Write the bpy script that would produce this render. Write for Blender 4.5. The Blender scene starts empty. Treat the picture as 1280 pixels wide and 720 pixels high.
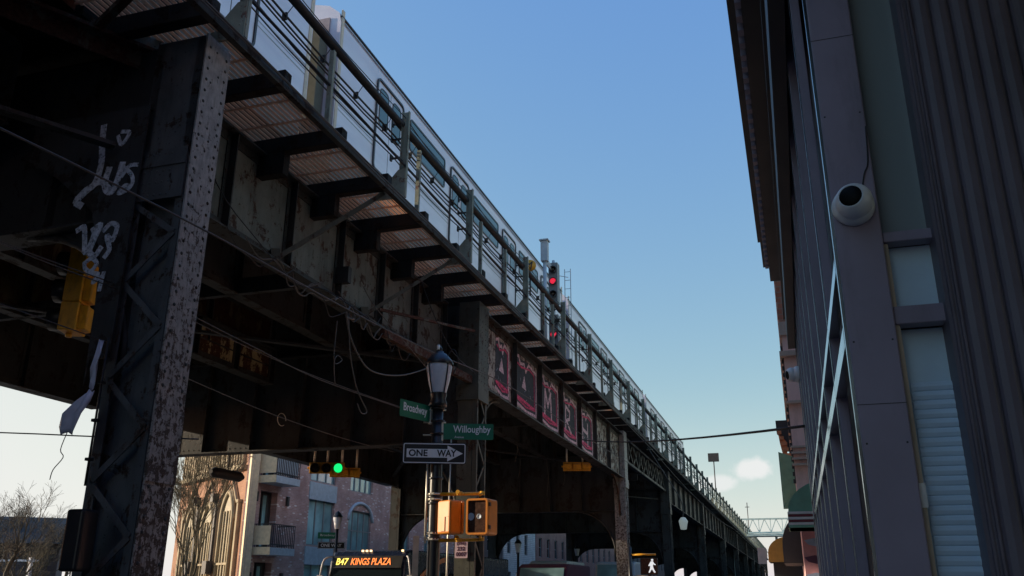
import bpy, bmesh, math, random
from mathutils import Vector, Matrix, noise
R = math.radians
PI = math.pi
S = bpy.context.scene
COL = S.collection

# ------------------------------------------------------------------ camera
cd = bpy.data.cameras.new("camera"); cam = bpy.data.objects.new("camera", cd); COL.objects.link(cam)
RX = Vector((0.953, 0.303, 0.004)); UP = Vector((0.095, -0.312, 0.945)); BK = Vector((0.287, -0.901, -0.326))
BK.normalize(); RX = (RX - BK*RX.dot(BK)).normalized(); UP = BK.cross(RX)
M = Matrix((RX, UP, BK)).transposed().to_4x4(); M.translation = Vector((0, 0, 1.6))
cam.matrix_world = M
cd.sensor_width = 36; cd.lens = 36*1083/1280; cd.clip_end = 5000; cd.clip_start = 0.05
S.camera = cam

# ------------------------------------------------------------------ light
SUN_AZ = R(100)      # degrees to the left of +Y
SUN_EL = R(13)
w = bpy.data.worlds.new("World"); S.world = w; w.use_nodes = True
wt = w.node_tree; wn = wt.nodes; wl = wt.links
for n in list(wn): wn.remove(n)
wo = wn.new('ShaderNodeOutputWorld'); bg = wn.new('ShaderNodeBackground'); bg.inputs[1].default_value = 0.15
sky = wn.new('ShaderNodeTexSky'); sky.sky_type = 'NISHITA'; sky.sun_disc = False
sky.sun_elevation = SUN_EL; sky.sun_rotation = -SUN_AZ; sky.air_density = 1.0; sky.dust_density = 0.6; sky.ozone_density = 2.5
tc = wn.new('ShaderNodeTexCoord')
spl = wn.new('ShaderNodeSeparateColor'); cmb = wn.new('ShaderNodeCombineColor'); wl.new(sky.outputs[0], spl.inputs[0])
def wpow(i, e, k):      # grade of the sky colour: thin winter air with a pale, even horizon
    p = wn.new('ShaderNodeMath'); p.operation = 'POWER'; wl.new(spl.outputs[i], p.inputs[0]); p.inputs[1].default_value = e
    q = wn.new('ShaderNodeMath'); q.operation = 'MULTIPLY'; wl.new(p.outputs[0], q.inputs[0]); q.inputs[1].default_value = k; wl.new(q.outputs[0], cmb.inputs[i])
wpow(0, .95, .632); wpow(1, .66, .76); wpow(2, .0, 1.58)
last = cmb.outputs[0]
def wmath(op, a, b=None, c=None):
    n = wn.new('ShaderNodeMath'); n.operation = op
    for i, v in enumerate((a, b, c)):
        if v is None: continue
        if isinstance(v, (int, float)): n.inputs[i].default_value = v
        else: wl.new(v, n.inputs[i])
    return n.outputs[0]
def cloud(az, el, ra, re, strength, scale, soft=0.45):
    """a small cloud puff at azimuth az (left of +Y) and elevation el, in degrees"""
    global last
    sep = wn.new('ShaderNodeSeparateXYZ'); wl.new(tc.outputs['Generated'], sep.inputs[0])
    A = wmath('ARCTAN2', wmath('MULTIPLY', sep.outputs[0], -1.0), sep.outputs[1])
    E = wmath('ARCSINE', sep.outputs[2])
    nz = wn.new('ShaderNodeTexNoise'); nz.inputs['Scale'].default_value = scale*1.6; nz.inputs['Detail'].default_value = 6
    nz.inputs['Roughness'].default_value = 0.6
    wl.new(tc.outputs['Generated'], nz.inputs['Vector'])
    da = wmath('DIVIDE', wmath('SUBTRACT', A, R(az)), R(ra)); de = wmath('DIVIDE', wmath('SUBTRACT', E, R(el)), R(re))
    d = wmath('SQRT', wmath('ADD', wmath('MULTIPLY', da, da), wmath('MULTIPLY', de, de)))
    d = wmath('ADD', d, wmath('MULTIPLY', wmath('SUBTRACT', nz.outputs[0], 0.5), 2.2 if scale > 5 else .5))
    mr = wn.new('ShaderNodeMapRange'); mr.interpolation_type = 'SMOOTHSTEP'
    mr.inputs[1].default_value = 1.1; mr.inputs[2].default_value = soft; wl.new(d, mr.inputs[0])
    mx = wn.new('ShaderNodeMix'); mx.data_type = 'RGBA'
    wl.new(wmath('MULTIPLY', mr.outputs[0], strength), mx.inputs[0]); wl.new(last, mx.inputs[6])
    mx.inputs[7].default_value = (2.0, 2.04, 2.02, 1)
    last = mx.outputs[2]
cloud(62, 1.0, 52, 38, 1.0, 1.0, .05)
cloud(0, -3, 70, 15, .5, .8, .05)   # pale band of haze on the horizon   # bright veil towards the low sun
cloud(2.2, 7.1, 1.3, 0.75, 1.0, 14)
cloud(4.9, 6.2, 1.4, 0.55, .85, 16)
cloud(9.0, 10.9, 1.1, 0.9, .95, 16)
cloud(6.5, 6.8, 0.9, 0.35, .3, 16)
wl.new(last, bg.inputs[0]); wl.new(bg.outputs[0], wo.inputs[0])

sl = bpy.data.lights.new("sun", 'SUN'); sl.energy = 2.6; sl.angle = R(0.5); sl.color = (1.0, 0.83, 0.62)
so = bpy.data.objects.new("sun", sl); COL.objects.link(so)
sdir = Vector((-math.sin(SUN_AZ)*math.cos(SUN_EL), math.cos(SUN_AZ)*math.cos(SUN_EL), math.sin(SUN_EL)))
so.rotation_euler = sdir.to_track_quat('Z', 'Y').to_euler(); so.location = (-60, 0, 60)
vs = S.view_settings; vs.view_transform = 'Standard'; vs.look = 'None'; vs.gamma = 1; vs.use_curve_mapping = False
vs.exposure = 1.48
S.render.engine = 'CYCLES'
S.cycles.max_bounces = 6

# ------------------------------------------------------------------ materials
class NT:
    def __init__(s, name):
        s.m = bpy.data.materials.new(name); s.m.use_nodes = True
        s.t = s.m.node_tree; s.n = s.t.nodes; s.l = s.t.links
        s.b = s.n['Principled BSDF']; s.out = s.n['Material Output']
        s.tc = s.n.new('ShaderNodeTexCoord')
    def set(s, inp, v):
        if hasattr(v, 'is_output') or isinstance(v, bpy.types.NodeSocket): s.l.new(v, inp)
        else:
            if isinstance(v, tuple) and len(v) == 3 and inp.type == 'RGBA': v = v + (1,)
            inp.default_value = v
    def noise(s, scale, detail=5, rough=.6, vec=None, dist=0.0):
        n = s.n.new('ShaderNodeTexNoise'); n.inputs['Scale'].default_value = scale; n.inputs['Detail'].default_value = detail
        n.inputs['Roughness'].default_value = rough; n.inputs['Distortion'].default_value = dist
        s.l.new(vec if vec else s.tc.outputs['Object'], n.inputs['Vector']); return n.outputs[0]
    def ramp(s, v, a, b):
        n = s.n.new('ShaderNodeMapRange'); n.inputs[1].default_value = a; n.inputs[2].default_value = b; s.l.new(v, n.inputs[0]); return n.outputs[0]
    def mix(s, f, a, b, mode='MIX'):
        n = s.n.new('ShaderNodeMix'); n.data_type = 'RGBA'; n.blend_type = mode
        s.set(n.inputs[0], f); s.set(n.inputs[6], a); s.set(n.inputs[7], b); return n.outputs[2]
    def math(s, op, a, b=0.0):
        n = s.n.new('ShaderNodeMath'); n.operation = op; s.set(n.inputs[0], a); s.set(n.inputs[1], b); return n.outputs[0]
    def mapping(s, scale=(1, 1, 1), rot=(0, 0, 0), loc=(0, 0, 0)):
        n = s.n.new('ShaderNodeMapping'); n.inputs['Scale'].default_value = scale; n.inputs['Rotation'].default_value = rot
        n.inputs['Location'].default_value = loc
        s.l.new(s.tc.outputs['Object'], n.inputs[0]); return n.outputs[0]
    def wallvec(s, dx, dy):
        sp = s.n.new('ShaderNodeSeparateXYZ'); s.l.new(s.tc.outputs['Object'], sp.inputs[0])
        h = s.math('ADD', s.math('MULTIPLY', sp.outputs[0], dx), s.math('MULTIPLY', sp.outputs[1], dy))
        c = s.n.new('ShaderNodeCombineXYZ'); s.l.new(h, c.inputs[0]); s.l.new(sp.outputs[2], c.inputs[1]); return c.outputs[0]
    def bump(s, h, strength=.3, dist=.01):
        n = s.n.new('ShaderNodeBump'); n.inputs['Strength'].default_value = strength; n.inputs['Distance'].default_value = dist
        s.l.new(h, n.inputs['Height']); s.l.new(n.outputs[0], s.b.inputs['Normal'])
    def fin(s, col, rough=.6, metal=0.0):
        s.set(s.b.inputs['Base Color'], col); s.set(s.b.inputs['Roughness'], rough); s.set(s.b.inputs['Metallic'], metal); return s.m

def paint(name, col, rough=.5, var=.25, metal=0.0, scale=6, dirt=None, bump=.1):
    t = NT(name); n = t.noise(scale); f = t.ramp(n, .35, .7)
    dk = tuple(c*(1-var) for c in col); lt = tuple(min(1, c*(1+var*.6)) for c in col)
    c = t.mix(f, dk, lt)
    if dirt:
        d = t.noise(scale*2.7, 8, .7, t.mapping((1, 1, .25))); c = t.mix(t.math('MULTIPLY', t.ramp(d, .5, .72), .7), c, dirt)
    t.bump(t.noise(scale*12, 3), bump, .004)
    return t.fin(c, t.math('ADD', t.math('MULTIPLY', n, .25), rough-.12), metal)
def rusty(name, col, rust=(.10, .045, .025), amount=.5, scale=3.0, rough=.65, spec=.2, low=0.0):
    """old steel paint with peeled and rusted patches and run marks"""
    t = NT(name)
    big = t.noise(scale, 9, .72, None, .4)
    vert = t.noise(scale*2.2, 6, .7, t.mapping((1, 1, .16)))
    m = t.math('ADD', t.math('MULTIPLY', big, .7), t.math('MULTIPLY', vert, .3))
    if low:     # more rust towards the foot
        sz = t.n.new('ShaderNodeSeparateXYZ'); t.l.new(t.tc.outputs['Object'], sz.inputs[0])
        m = t.math('ADD', m, t.math('MULTIPLY', t.math('SUBTRACT', 5.0, sz.outputs[2]), low))
    mask = t.ramp(m, .60-amount*.2, .63-amount*.2)
    base = t.mix(t.ramp(t.noise(scale*.6, 4), .3, .7), tuple(c*.72 for c in col), tuple(c*1.2 for c in col))
    base = t.mix(t.math('MULTIPLY', t.ramp(vert, .48, .7), .55), base, tuple(c*.35 for c in col))
    rr = t.mix(t.ramp(t.noise(scale*7, 6, .7), .35, .65), tuple(c*.35 for c in rust), rust)
    c = t.mix(mask, base, rr)
    hgt = t.math('SUBTRACT', t.math('MULTIPLY', t.noise(scale*14, 4), .3), mask)
    t.bump(hgt, .5, .006); t.b.inputs['Specular IOR Level'].default_value = spec
    sp = t.ramp(t.noise(scale*9, 3, .6), .66, .70); c = t.mix(t.math('MULTIPLY', sp, .8), c, tuple(q*.15 for q in col))  # small dark spots in the colour, imitating the shadows of rivets
    return t.fin(c, t.math('ADD', t.math('MULTIPLY', mask, .25), rough-.12), 0.0)
def brick(name, c1, c2, mortar, dx, dy, scale=1.0, white=0.0):
    t = NT(name); v = t.wallvec(dx, dy)
    b = t.n.new('ShaderNodeTexBrick'); t.l.new(v, b.inputs['Vector'])
    b.inputs['Color1'].default_value = c1+(1,); b.inputs['Color2'].default_value = c2+(1,); b.inputs['Mortar'].default_value = mortar+(1,)
    b.inputs['Scale'].default_value = scale; b.inputs['Brick Width'].default_value = .22; b.inputs['Row Height'].default_value = .075
    b.inputs['Mortar Size'].default_value = .008; b.inputs['Bias'].default_value = 0.0
    c = b.outputs[0]
    if white:
        b2 = t.n.new('ShaderNodeTexBrick'); t.l.new(v, b2.inputs['Vector'])
        b2.inputs['Color1'].default_value = (0, 0, 0, 1); b2.inputs['Color2'].default_value = (1, 1, 1, 1); b2.inputs['Mortar'].default_value = (0, 0, 0, 1)
        b2.inputs['Scale'].default_value = scale; b2.inputs['Brick Width'].default_value = .22; b2.inputs['Row Height'].default_value = .075
        b2.inputs['Mortar Size'].default_value = .008
        c = t.mix(t.ramp(b2.outputs[0], 1-white, 1-white+.03), c, (.9, .86, .86))
    n = t.noise(1.2, 6); c = t.mix(t.ramp(n, .3, .8), c, tuple(x*.6 for x in c1))
    t.bump(b.outputs['Fac'], -.4, .01)
    return t.fin(c, .85)
def emit(name, col, s):
    t = NT(name); t.b.inputs['Emission Color'].default_value = col+(1,); t.b.inputs['Emission Strength'].default_value = s
    return t.fin(tuple(c*.3 for c in col), .4)
def glass(name, col, rough=.06, ior=1.9, var=0.0):
    t = NT(name); t.b.inputs['IOR'].default_value = ior
    c = col
    if var: c = t.mix(t.ramp(t.noise(.5, 3), .35, .65), tuple(x*(1-var) for x in col), tuple(x*(1+var) for x in col))
    t.bump(t.noise(1.3, 2), .03, .02)
    return t.fin(c, rough)

MT = {}
MT['el_dark'] = rusty('el_dark_steel', (.055, .058, .055), (.055, .038, .029), .35, 2.2)
MT['el_deep'] = rusty('el_inner_steel', (.044, .048, .050), (.042, .036, .031), .4, 1.8)
MT['el_mid'] = rusty('el_mid_girder', (.07, .062, .035), (.05, .022, .014), .75, 1.3)
MT['el_sunlit'] = rusty('el_sunlit_girder', (.42, .36, .19), (.11, .05, .03), .6, 2.6)  # warm sunlight on the inner girder, put into its base colour
MT['el_pale'] = rusty('el_pale_web', (.14, .155, .138), (.085, .055, .04), .34, 3.2)
MT['el_white'] = rusty('el_white_web', (.36, .33, .28), (.10, .045, .03), .55, 5)
MT['el_brown'] = rusty('el_brown_plate', (.10, .088, .07), (.11, .05, .035), .75, 3)
MT['col_face'] = rusty('column_peeling_face', (.33, .315, .29), (.12, .09, .072), .36, 13, low=.020)
MT['col_side'] = rusty('column_side', (.095, .105, .108), (.07, .05, .04), .3, 3)
MT['col_green'] = rusty('column_green', (.085, .088, .070), (.07, .04, .028), .25, 3)
MT['post'] = rusty('railing_paint', (.27, .30, .24), (.22, .13, .10), .2, 5)
MT['rail'] = paint('rail_pipe', (.035, .04, .045), .55, .3)
MT['cable'] = paint('cable_rubber', (.018, .018, .02), .6, .2)
MT['cable_grey'] = paint('cable_grey', (.085, .075, .065), .6, .2)
MT['joist'] = rusty('timber_joist', (.022, .021, .020), (.035, .024, .018), .4, 4, .85)
def slatmat():
    t = NT('walkway_slat'); n = t.noise(3, 6, .6, t.mapping((1, .1, 1)))
    c = t.mix(t.ramp(n, .3, .7), (.62, .42, .30), (.88, .64, .48))
    tr = t.n.new('ShaderNodeBsdfTranslucent'); t.l.new(c, tr.inputs[0])
    ms = t.n.new('ShaderNodeMixShader'); ms.inputs[0].default_value = .6
    t.fin(c, .8); t.l.new(t.b.outputs[0], ms.inputs[1]); t.l.new(tr.outputs[0], ms.inputs[2]); t.l.new(ms.outputs[0], t.out.inputs[0])
    return t.m
MT['slat'] = slatmat()
def steelmat():
    t = NT('train_stainless')
    n = t.noise(1.4, 5, .6, t.mapping((1, .3, 2))); st = t.noise(30, 3, .5, t.mapping((1, .03, 1)))
    c = t.mix(t.ramp(n, .3, .7), (.62, .59, .68), (.76, .73, .80))
    t.bump(t.noise(1.1, 2), .05, .05)
    return t.fin(c, t.math('ADD', t.math('MULTIPLY', st, .12), .34), .5)
MT['steel'] = steelmat()
MT['steel_corr'] = paint('train_roof_steel', (.42, .42, .43), .35, .15, .8)
MT['train_dark'] = paint('train_dark_trim', (.03, .03, .035), .4)
MT['train_pink'] = paint('train_end_sheet', (.36, .31, .33), .4, .2, .3)
MT['train_end'] = paint('train_gap_barrier', (.09, .10, .085), .6, .2)
MT['train_sunlit'] = paint('train_sunlit_edge', (.6, .55, .45), .4, .15)  # sunlight on the car-end edge, painted as a cream strip
MT['winglass'] = glass('train_window', (.035, .10, .12), .05, 1.8)
MT['teal_glass'] = glass('teal_glass', (.30, .52, .55), .08, 2.0, .4)
MT['dark_glass'] = glass('dark_glass', (.012, .02, .024), .1, 1.6)
MT['lamp_black'] = paint('lamp_black', (.014, .015, .018), .35, .2)
MT['conduit'] = paint('conduit_galvanised', (.72, .68, .56), .4, .2, .3)
MT['lamp_glass'] = paint('lamp_frosted_glass', (.62, .64, .70), .3, .1, 0, 3)
MT['green'] = paint('sign_green', (.008, .17, .09), .4, .12)
MT['white'] = paint('sign_white', (.85, .85, .86), .5, .1)
MT['black'] = paint('sign_black', (.012, .012, .014), .45, .2)
MT['yellow'] = paint('signal_yellow', (.75, .37, .015), .45, .2, 0, 5, (.25, .12, .02))
MT['orange'] = paint('signal_orange', (.62, .20, .012), .45, .15, 0, 5)
MT['sigface'] = paint('signal_face', (.075, .038, .025), .35, .5, 0, 25)
MT['pinkpaper'] = paint('poster_paper', (.62, .46, .50), .8, .15)
MT['maroon'] = paint('poster_ink', (.08, .015, .04), .8, .1)
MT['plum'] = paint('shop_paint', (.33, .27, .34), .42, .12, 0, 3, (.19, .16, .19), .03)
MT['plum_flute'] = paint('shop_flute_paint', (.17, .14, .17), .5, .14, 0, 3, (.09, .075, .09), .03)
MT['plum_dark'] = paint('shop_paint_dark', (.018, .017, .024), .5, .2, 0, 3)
MT['plum_edge'] = paint('shop_polished_edge', (.34, .40, .42), .15, .05, .9, 3, None, .0)
MT['tan'] = paint('tan_wood_reveal', (.62, .48, .34), .6, .2)
MT['shop_glass'] = glass('shop_glass', (.30, .34, .34), .12, 1.6)
MT['shutter'] = paint('roller_blind', (.66, .82, .97), .6, .08)
MT['frost'] = paint('frosted_pane', (.66, .84, .98), .35, .08)
MT['cam_white'] = paint('camera_shell', (.72, .73, .76), .3, .05, 0, 4, None, .01)
MT['cam_lens'] = paint('camera_lens', (.004, .004, .005), .45, .1, 0, 4, None, 0)
MT['cam_lens'].node_tree.nodes['Principled BSDF'].inputs['Specular IOR Level'].default_value = .1
MT['sigface'].node_tree.nodes['Principled BSDF'].inputs['Specular IOR Level'].default_value = .1
MT['pink'] = paint('pink_stucco', (.85, .56, .52), .8, .1, 0, 2, (.5, .3, .27))
MT['pink_trim'] = paint('pale_trim', (.52, .40, .34), .7, .15)
MT['awn_green'] = paint('awning_green', (.17, .34, .24), .8, .15)
MT['awn_white'] = paint('awning_white', (.65, .62, .60), .8, .1)
MT['awn_maroon'] = paint('awning_maroon', (.16, .03, .04), .8, .1)
MT['awn_yellow'] = paint('awning_yellow', (.42, .26, .06), .8, .15)
MT['awn_dark'] = paint('awning_slate', (.03, .035, .04), .8, .2)
MT['orange_lit'] = paint('bracket_orange_lit', (.55, .25, .13), .8, .3)  # orange of the low sun put into the bracket colour
MT['stone'] = paint('church_stone', (.36, .30, .20), .85, .25, 0, 1.5, (.2, .16, .12))
MT['church_wall'] = brick('church_brick', (.34, .15, .08), (.42, .20, .115), (.30, .24, .18), .82, -.57)
MT['church_pane'] = paint('church_tracery', (.30, .26, .17), .6, .4, 0, 4)
MT['apt_brick'] = brick('apartment_brick', (.46, .27, .25), (.60, .40, .37), (.55, .47, .45), 0, 1, 1.0, .08)
MT['apt_side'] = brick('apartment_brick_side', (.22, .12, .10), (.30, .17, .14), (.3, .25, .22), .82, -.57, 1.0, .06)
MT['slate'] = paint('slate_cladding', (.42, .50, .57), .6, .15)
MT['slate_dark'] = paint('dark_cladding', (.035, .034, .038), .6, .2)
MT['frame_grey'] = paint('window_frame_grey', (.20, .23, .25), .5, .1)
MT['cream'] = paint('cream_panel', (.68, .58, .40), .7, .15)
MT['whitebrick'] = brick('white_brick', (.74, .73, .74), (.82, .81, .82), (.35, .34, .34), 0, 1, .45)
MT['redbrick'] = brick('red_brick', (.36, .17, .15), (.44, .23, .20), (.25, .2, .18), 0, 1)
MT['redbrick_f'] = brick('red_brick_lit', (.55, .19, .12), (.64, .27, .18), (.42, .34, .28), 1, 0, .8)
MT['darkbldg'] = brick('dark_brick', (.10, .08, .09), (.13, .11, .12), (.12, .1, .1), .8, -.6)
MT['bark'] = paint('bark', (.10, .08, .055), .9, .3)
MT['bark_lit'] = paint('bark_sunlit', (.13, .105, .06), .9, .3)  # yellower copy of the bark with sunlight in its colour
MT['bus_navy'] = paint('bus_navy', (.012, .02, .05), .25, .2)
MT['bus_white'] = paint('bus_white', (.5, .5, .52), .3, .1)
MT['tyre'] = paint('tyre_rubber', (.015, .015, .015), .9)
MT['led_orange'] = emit('led_orange', (1.0, .22, .05), .7)
MT['led_yellow'] = emit('led_yellow', (1.0, .72, .12), .7)
MT['marker'] = emit('marker_lamp', (1.0, .62, .30), 1.0)
MT['sig_green'] = emit('signal_green_lamp', (.01, 1.0, .22), .4)
MT['sig_red'] = emit('railway_red_lamp', (1.0, .03, .08), .28)
MT['lens_dark'] = paint('unlit_lens', (.02, .012, .012), .2)
MT['walk_white'] = emit('walk_figure', (.95, .97, 1.0), .26)
MT['lamp_lit'] = emit('distant_lamp', (.5, .62, .62), .12)
MT['plastic'] = paint('white_plastic', (.55, .56, .66), .45, .2)
MT['graf_white'] = paint('spray_white', (.5, .56, .62), .8, .3, 0, 12)
MT['graf_pink'] = paint('spray_pink', (.80, .08, .2), .8, .25, 0, 12)
MT['graf_pale'] = paint('spray_pale_pink', (.85, .62, .65), .8, .3, 0, 14)
MT['graf_fill'] = paint('spray_dark_fill', (.035, .04, .05), .8, .6, 0, 9)
def spray(name):
    m = MT[name]; nt = m.node_tree; b = nt.nodes['Principled BSDF']; tcn = nt.nodes.new('ShaderNodeTexCoord')
    nz = nt.nodes.new('ShaderNodeTexNoise'); nz.inputs['Scale'].default_value = 16; nz.inputs['Detail'].default_value = 6; nz.inputs['Roughness'].default_value = .75
    mr = nt.nodes.new('ShaderNodeMapRange'); mr.inputs[1].default_value = .36; mr.inputs[2].default_value = .52; mr.inputs[3].default_value = .15; mr.inputs[4].default_value = 1
    nt.links.new(tcn.outputs['Object'], nz.inputs['Vector']); nt.links.new(nz.outputs[0], mr.inputs[0]); nt.links.new(mr.outputs[0], b.inputs['Alpha'])
for q in ('graf_white', 'graf_pink', 'graf_pale'): spray(q)
MT['teal_far'] = paint('teal_gantry', (.42, .55, .55), .6, .2)
MT['asphalt'] = paint('asphalt', (.05, .05, .052), .9, .3, 0, 1.5)
MT['concrete'] = paint('concrete', (.28, .27, .25), .9, .2, 0, 1)
MT['roadpaint'] = paint('road_marking', (.6, .6, .58), .8, .2)
MT['swoosh_teal'] = paint('swoosh_teal', (.02, .30, .42), .4, .1)
MT['swoosh_orange'] = paint('swoosh_orange', (.65, .25, .08), .4, .1)
MT['paper'] = paint('paper', (.9, .86, .8), .8, .1)
MT['mural_pink'] = paint('mural_pink', (.75, .34, .37), .7, .3, 0, 2)
MT['mural_dark'] = paint('mural_dark', (.14, .05, .10), .7, .3)
MT['mural_blue'] = paint('mural_blue', (.34, .40, .55), .7, .3)

# ------------------------------------------------------------------ mesh helpers
class MB:
    def __init__(s): s.v = []; s.f = []; s.mi = []; s.mats = []; s.cur = 0; s.smooth = []; s.sm = False
    def mat(s, m):
        if m not in s.mats: s.mats.append(m)
        s.cur = s.mats.index(m); return s
    def face(s, idx): s.f.append(idx); s.mi.append(s.cur); s.smooth.append(s.sm)
    def add(s, vs, fs):
        b = len(s.v); s.v += [Vector(v) for v in vs]
        for f in fs: s.face([b+i for i in f])
        return s
    def box(s, x0, x1, y0, y1, z0, z1):
        return s.add([(x0, y0, z0), (x1, y0, z0), (x1, y1, z0), (x0, y1, z0), (x0, y0, z1), (x1, y0, z1), (x1, y1, z1), (x0, y1, z1)],
                     [(0, 3, 2, 1), (4, 5, 6, 7), (0, 1, 5, 4), (1, 2, 6, 5), (2, 3, 7, 6), (3, 0, 4, 7)])
    def obox(s, o, u, v, n, a0, a1, b0, b1, c0, c1):
        """box in a frame: origin o, axes u v n"""
        o, u, v, n = map(Vector, (o, u, v, n))
        P = [o+u*a+v*b+n*c for c in (c0, c1) for (a, b) in ((a0, b0), (a1, b0), (a1, b1), (a0, b1))]
        return s.add(P, [(0, 3, 2, 1), (4, 5, 6, 7), (0, 1, 5, 4), (1, 2, 6, 5), (2, 3, 7, 6), (3, 0, 4, 7)])
    def beam(s, p0, p1, w_, h_, up=(0, 0, 1)):
        p0, p1 = Vector(p0), Vector(p1); d = p1-p0; L = d.length; d.normalize(); up = Vector(up)
        if abs(d.dot(up)) > .98: up = Vector((0, 1, 0))
        r = d.cross(up).normalized(); q = r.cross(d)
        return s.obox(p0, d, r, q, 0, L, -w_/2, w_/2, -h_/2, h_/2)
    def tube(s, pts, r, n=8, cap=True):
        pts = [Vector(p) for p in pts]; rs = r if isinstance(r, (list, tuple)) else [r]*len(pts)
        rings = []; prev = None; b = len(s.v)
        for i, p in enumerate(pts):
            d = (pts[min(i+1, len(pts)-1)]-pts[max(i-1, 0)])
            if d.length < 1e-9: d = Vector((0, 0, 1))
            d.normalize()
            if prev is None:
                a = Vector((0, 0, 1)) if abs(d.z) < .9 else Vector((1, 0, 0)); x = d.cross(a).normalized()
            else:
                x = prev - d*prev.dot(d)
                x = x.normalized() if x.length > 1e-6 else d.orthogonal().normalized()
            prev = x; y = d.cross(x)
            for k in range(n):
                t = 2*PI*k/n; s.v.append(p + (x*math.cos(t)+y*math.sin(t))*rs[i])
        sm = s.sm; s.sm = n > 5
        for i in range(len(pts)-1):
            for k in range(n):
                s.face([b+i*n+k, b+i*n+(k+1) % n, b+(i+1)*n+(k+1) % n, b+(i+1)*n+k])
        s.sm = sm
        if cap:
            s.face([b+k for k in range(n)][::-1]); s.face([b+(len(pts)-1)*n+k for k in range(n)])
        return s
    def prism(s, poly, o, u, v, n, c0, c1):
        """2-D polygon in plane (o,u,v), extruded along n"""
        o, u, v, n = map(Vector, (o, u, v, n)); k = len(poly); b = len(s.v)
        for c in (c0, c1): s.v += [o+u*a+v*e+n*c for a, e in poly]
        s.face([b+i for i in range(k)][::-1]); s.face([b+k+i for i in range(k)])
        for i in range(k): s.face([b+i, b+(i+1) % k, b+k+(i+1) % k, b+k+i])
        return s
    def dome(s, p, n, r, seg=6, h=.6):
        p, n = Vector(p), Vector(n).normalized(); x = n.orthogonal().normalized(); y = n.cross(x); b = len(s.v)
        for rr, hh in ((1, 0), (.72, .62)):
            for k in range(seg): t = 2*PI*k/seg; s.v.append(p+(x*math.cos(t)+y*math.sin(t))*r*rr+n*r*h*hh)
        s.v.append(p+n*r*h)
        for k in range(seg):
            j = (k+1) % seg; s.face([b+k, b+j, b+seg+j, b+seg+k]); s.face([b+seg+k, b+seg+j, b+2*seg])
        return s
    def lathe(s, prof, o, axis=(0, 0, 1), n=20, x=None):
        """prof = [(radius, height)]"""
        o, ax = Vector(o), Vector(axis).normalized(); X = Vector(x).normalized() if x else ax.orthogonal().normalized(); Y = ax.cross(X); b = len(s.v)
        for r_, h_ in prof:
            for k in range(n): t = 2*PI*k/n; s.v.append(o+(X*math.cos(t)+Y*math.sin(t))*r_+ax*h_)
        sm = s.sm; s.sm = True
        for i in range(len(prof)-1):
            for k in range(n): s.face([b+i*n+k, b+i*n+(k+1) % n, b+(i+1)*n+(k+1) % n, b+(i+1)*n+k])
        s.sm = sm
        return s
    def ribbon(s, pts, wd, o, u, v, n, c0=.003, th=.003):
        """painted stroke: flat strip following 2-D points in plane (o,u,v)"""
        for (a, b2) in zip(pts[:-1], pts[1:]):
            dx, dy = b2[0]-a[0], b2[1]-a[1]; L = math.hypot(dx, dy) or 1e-6; nx, ny = -dy/L*wd/2, dx/L*wd/2; ex, ey = dx/L*wd*.4, dy/L*wd*.4
            s.prism([(a[0]-ex+nx, a[1]-ey+ny), (a[0]-ex-nx, a[1]-ey-ny), (b2[0]+ex-nx, b2[1]+ey-ny), (b2[0]+ex+nx, b2[1]+ey+ny)], o, u, v, n, c0, c0+th)
            c0 += .0002
        return s
    def wall(s, o, u, v, n, W, H, th, holes):
        """wall W x H in plane (o,u,v), thickness th inward (-n), rectangular openings (a0,a1,b0,b1)"""
        us = sorted(set([0, W]+[min(max(h[i], 0), W) for h in holes for i in (0, 1)])); vs_ = sorted(set([0, H]+[min(max(h[i], 0), H) for h in holes for i in (2, 3)]))
        for j in range(len(vs_)-1):
            run = None
            for i in range(len(us)-1):
                cu, cv = (us[i]+us[i+1])/2, (vs_[j]+vs_[j+1])/2
                inside = any(h[0] < cu < h[1] and h[2] < cv < h[3] for h in holes)
                if not inside and run is None: run = us[i]
                if (inside or i == len(us)-2) and run is not None:
                    e = us[i] if inside else us[i+1]
                    if e > run: s.obox(o, u, v, n, run, e, vs_[j], vs_[j+1], -th, 0)
                    run = None
        return s

ORG = {}
def tag(o, label=None, cat=None, group=None, kind=None):
    if label: o['label'] = label
    if cat: o['category'] = cat
    if group: o['group'] = group
    if kind: o['kind'] = kind
    return o
def thing(name, label, cat, loc=(0, 0, 0), group=None):
    o = bpy.data.objects.new(name, None); COL.objects.link(o); o.location = loc; o.empty_display_size = .2
    ORG[o.name] = Vector(loc); return tag(o, label, cat, group)
def obj(name, mb, mat=None, parent=None, origin=None):
    me = bpy.data.meshes.new(name)
    org = ORG[parent.name] if parent else Vector(origin) if origin is not None else None
    if org is None:
        xs = [v.x for v in mb.v]; ys = [v.y for v in mb.v]; zs = [v.z for v in mb.v]
        org = Vector(((min(xs)+max(xs))/2, (min(ys)+max(ys))/2, min(zs)))
    me.from_pydata([tuple(v-org) for v in mb.v], [], mb.f)
    ml = mb.mats if mb.mats else [mat]
    for m in ml: me.materials.append(MT[m] if isinstance(m, str) else m)
    for p, mi, sm in zip(me.polygons, mb.mi, mb.smooth): p.material_index = mi; p.use_smooth = sm
    me.update()
    o = bpy.data.objects.new(name, me); COL.objects.link(o)
    if parent: o.parent = parent
    else: o.location = org
    ORG[o.name] = org
    return o
def copytree(o, loc, rz=None, label=None):
    def rec(a, par):
        c = a.copy(); COL.objects.link(c)
        if par: c.parent = par
        for ch in a.children: rec(ch, c)
        return c
    r = rec(o, None); r.location = loc
    if rz is not None: r.rotation_euler.z = rz
    if label: r['label'] = label
    return r
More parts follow.
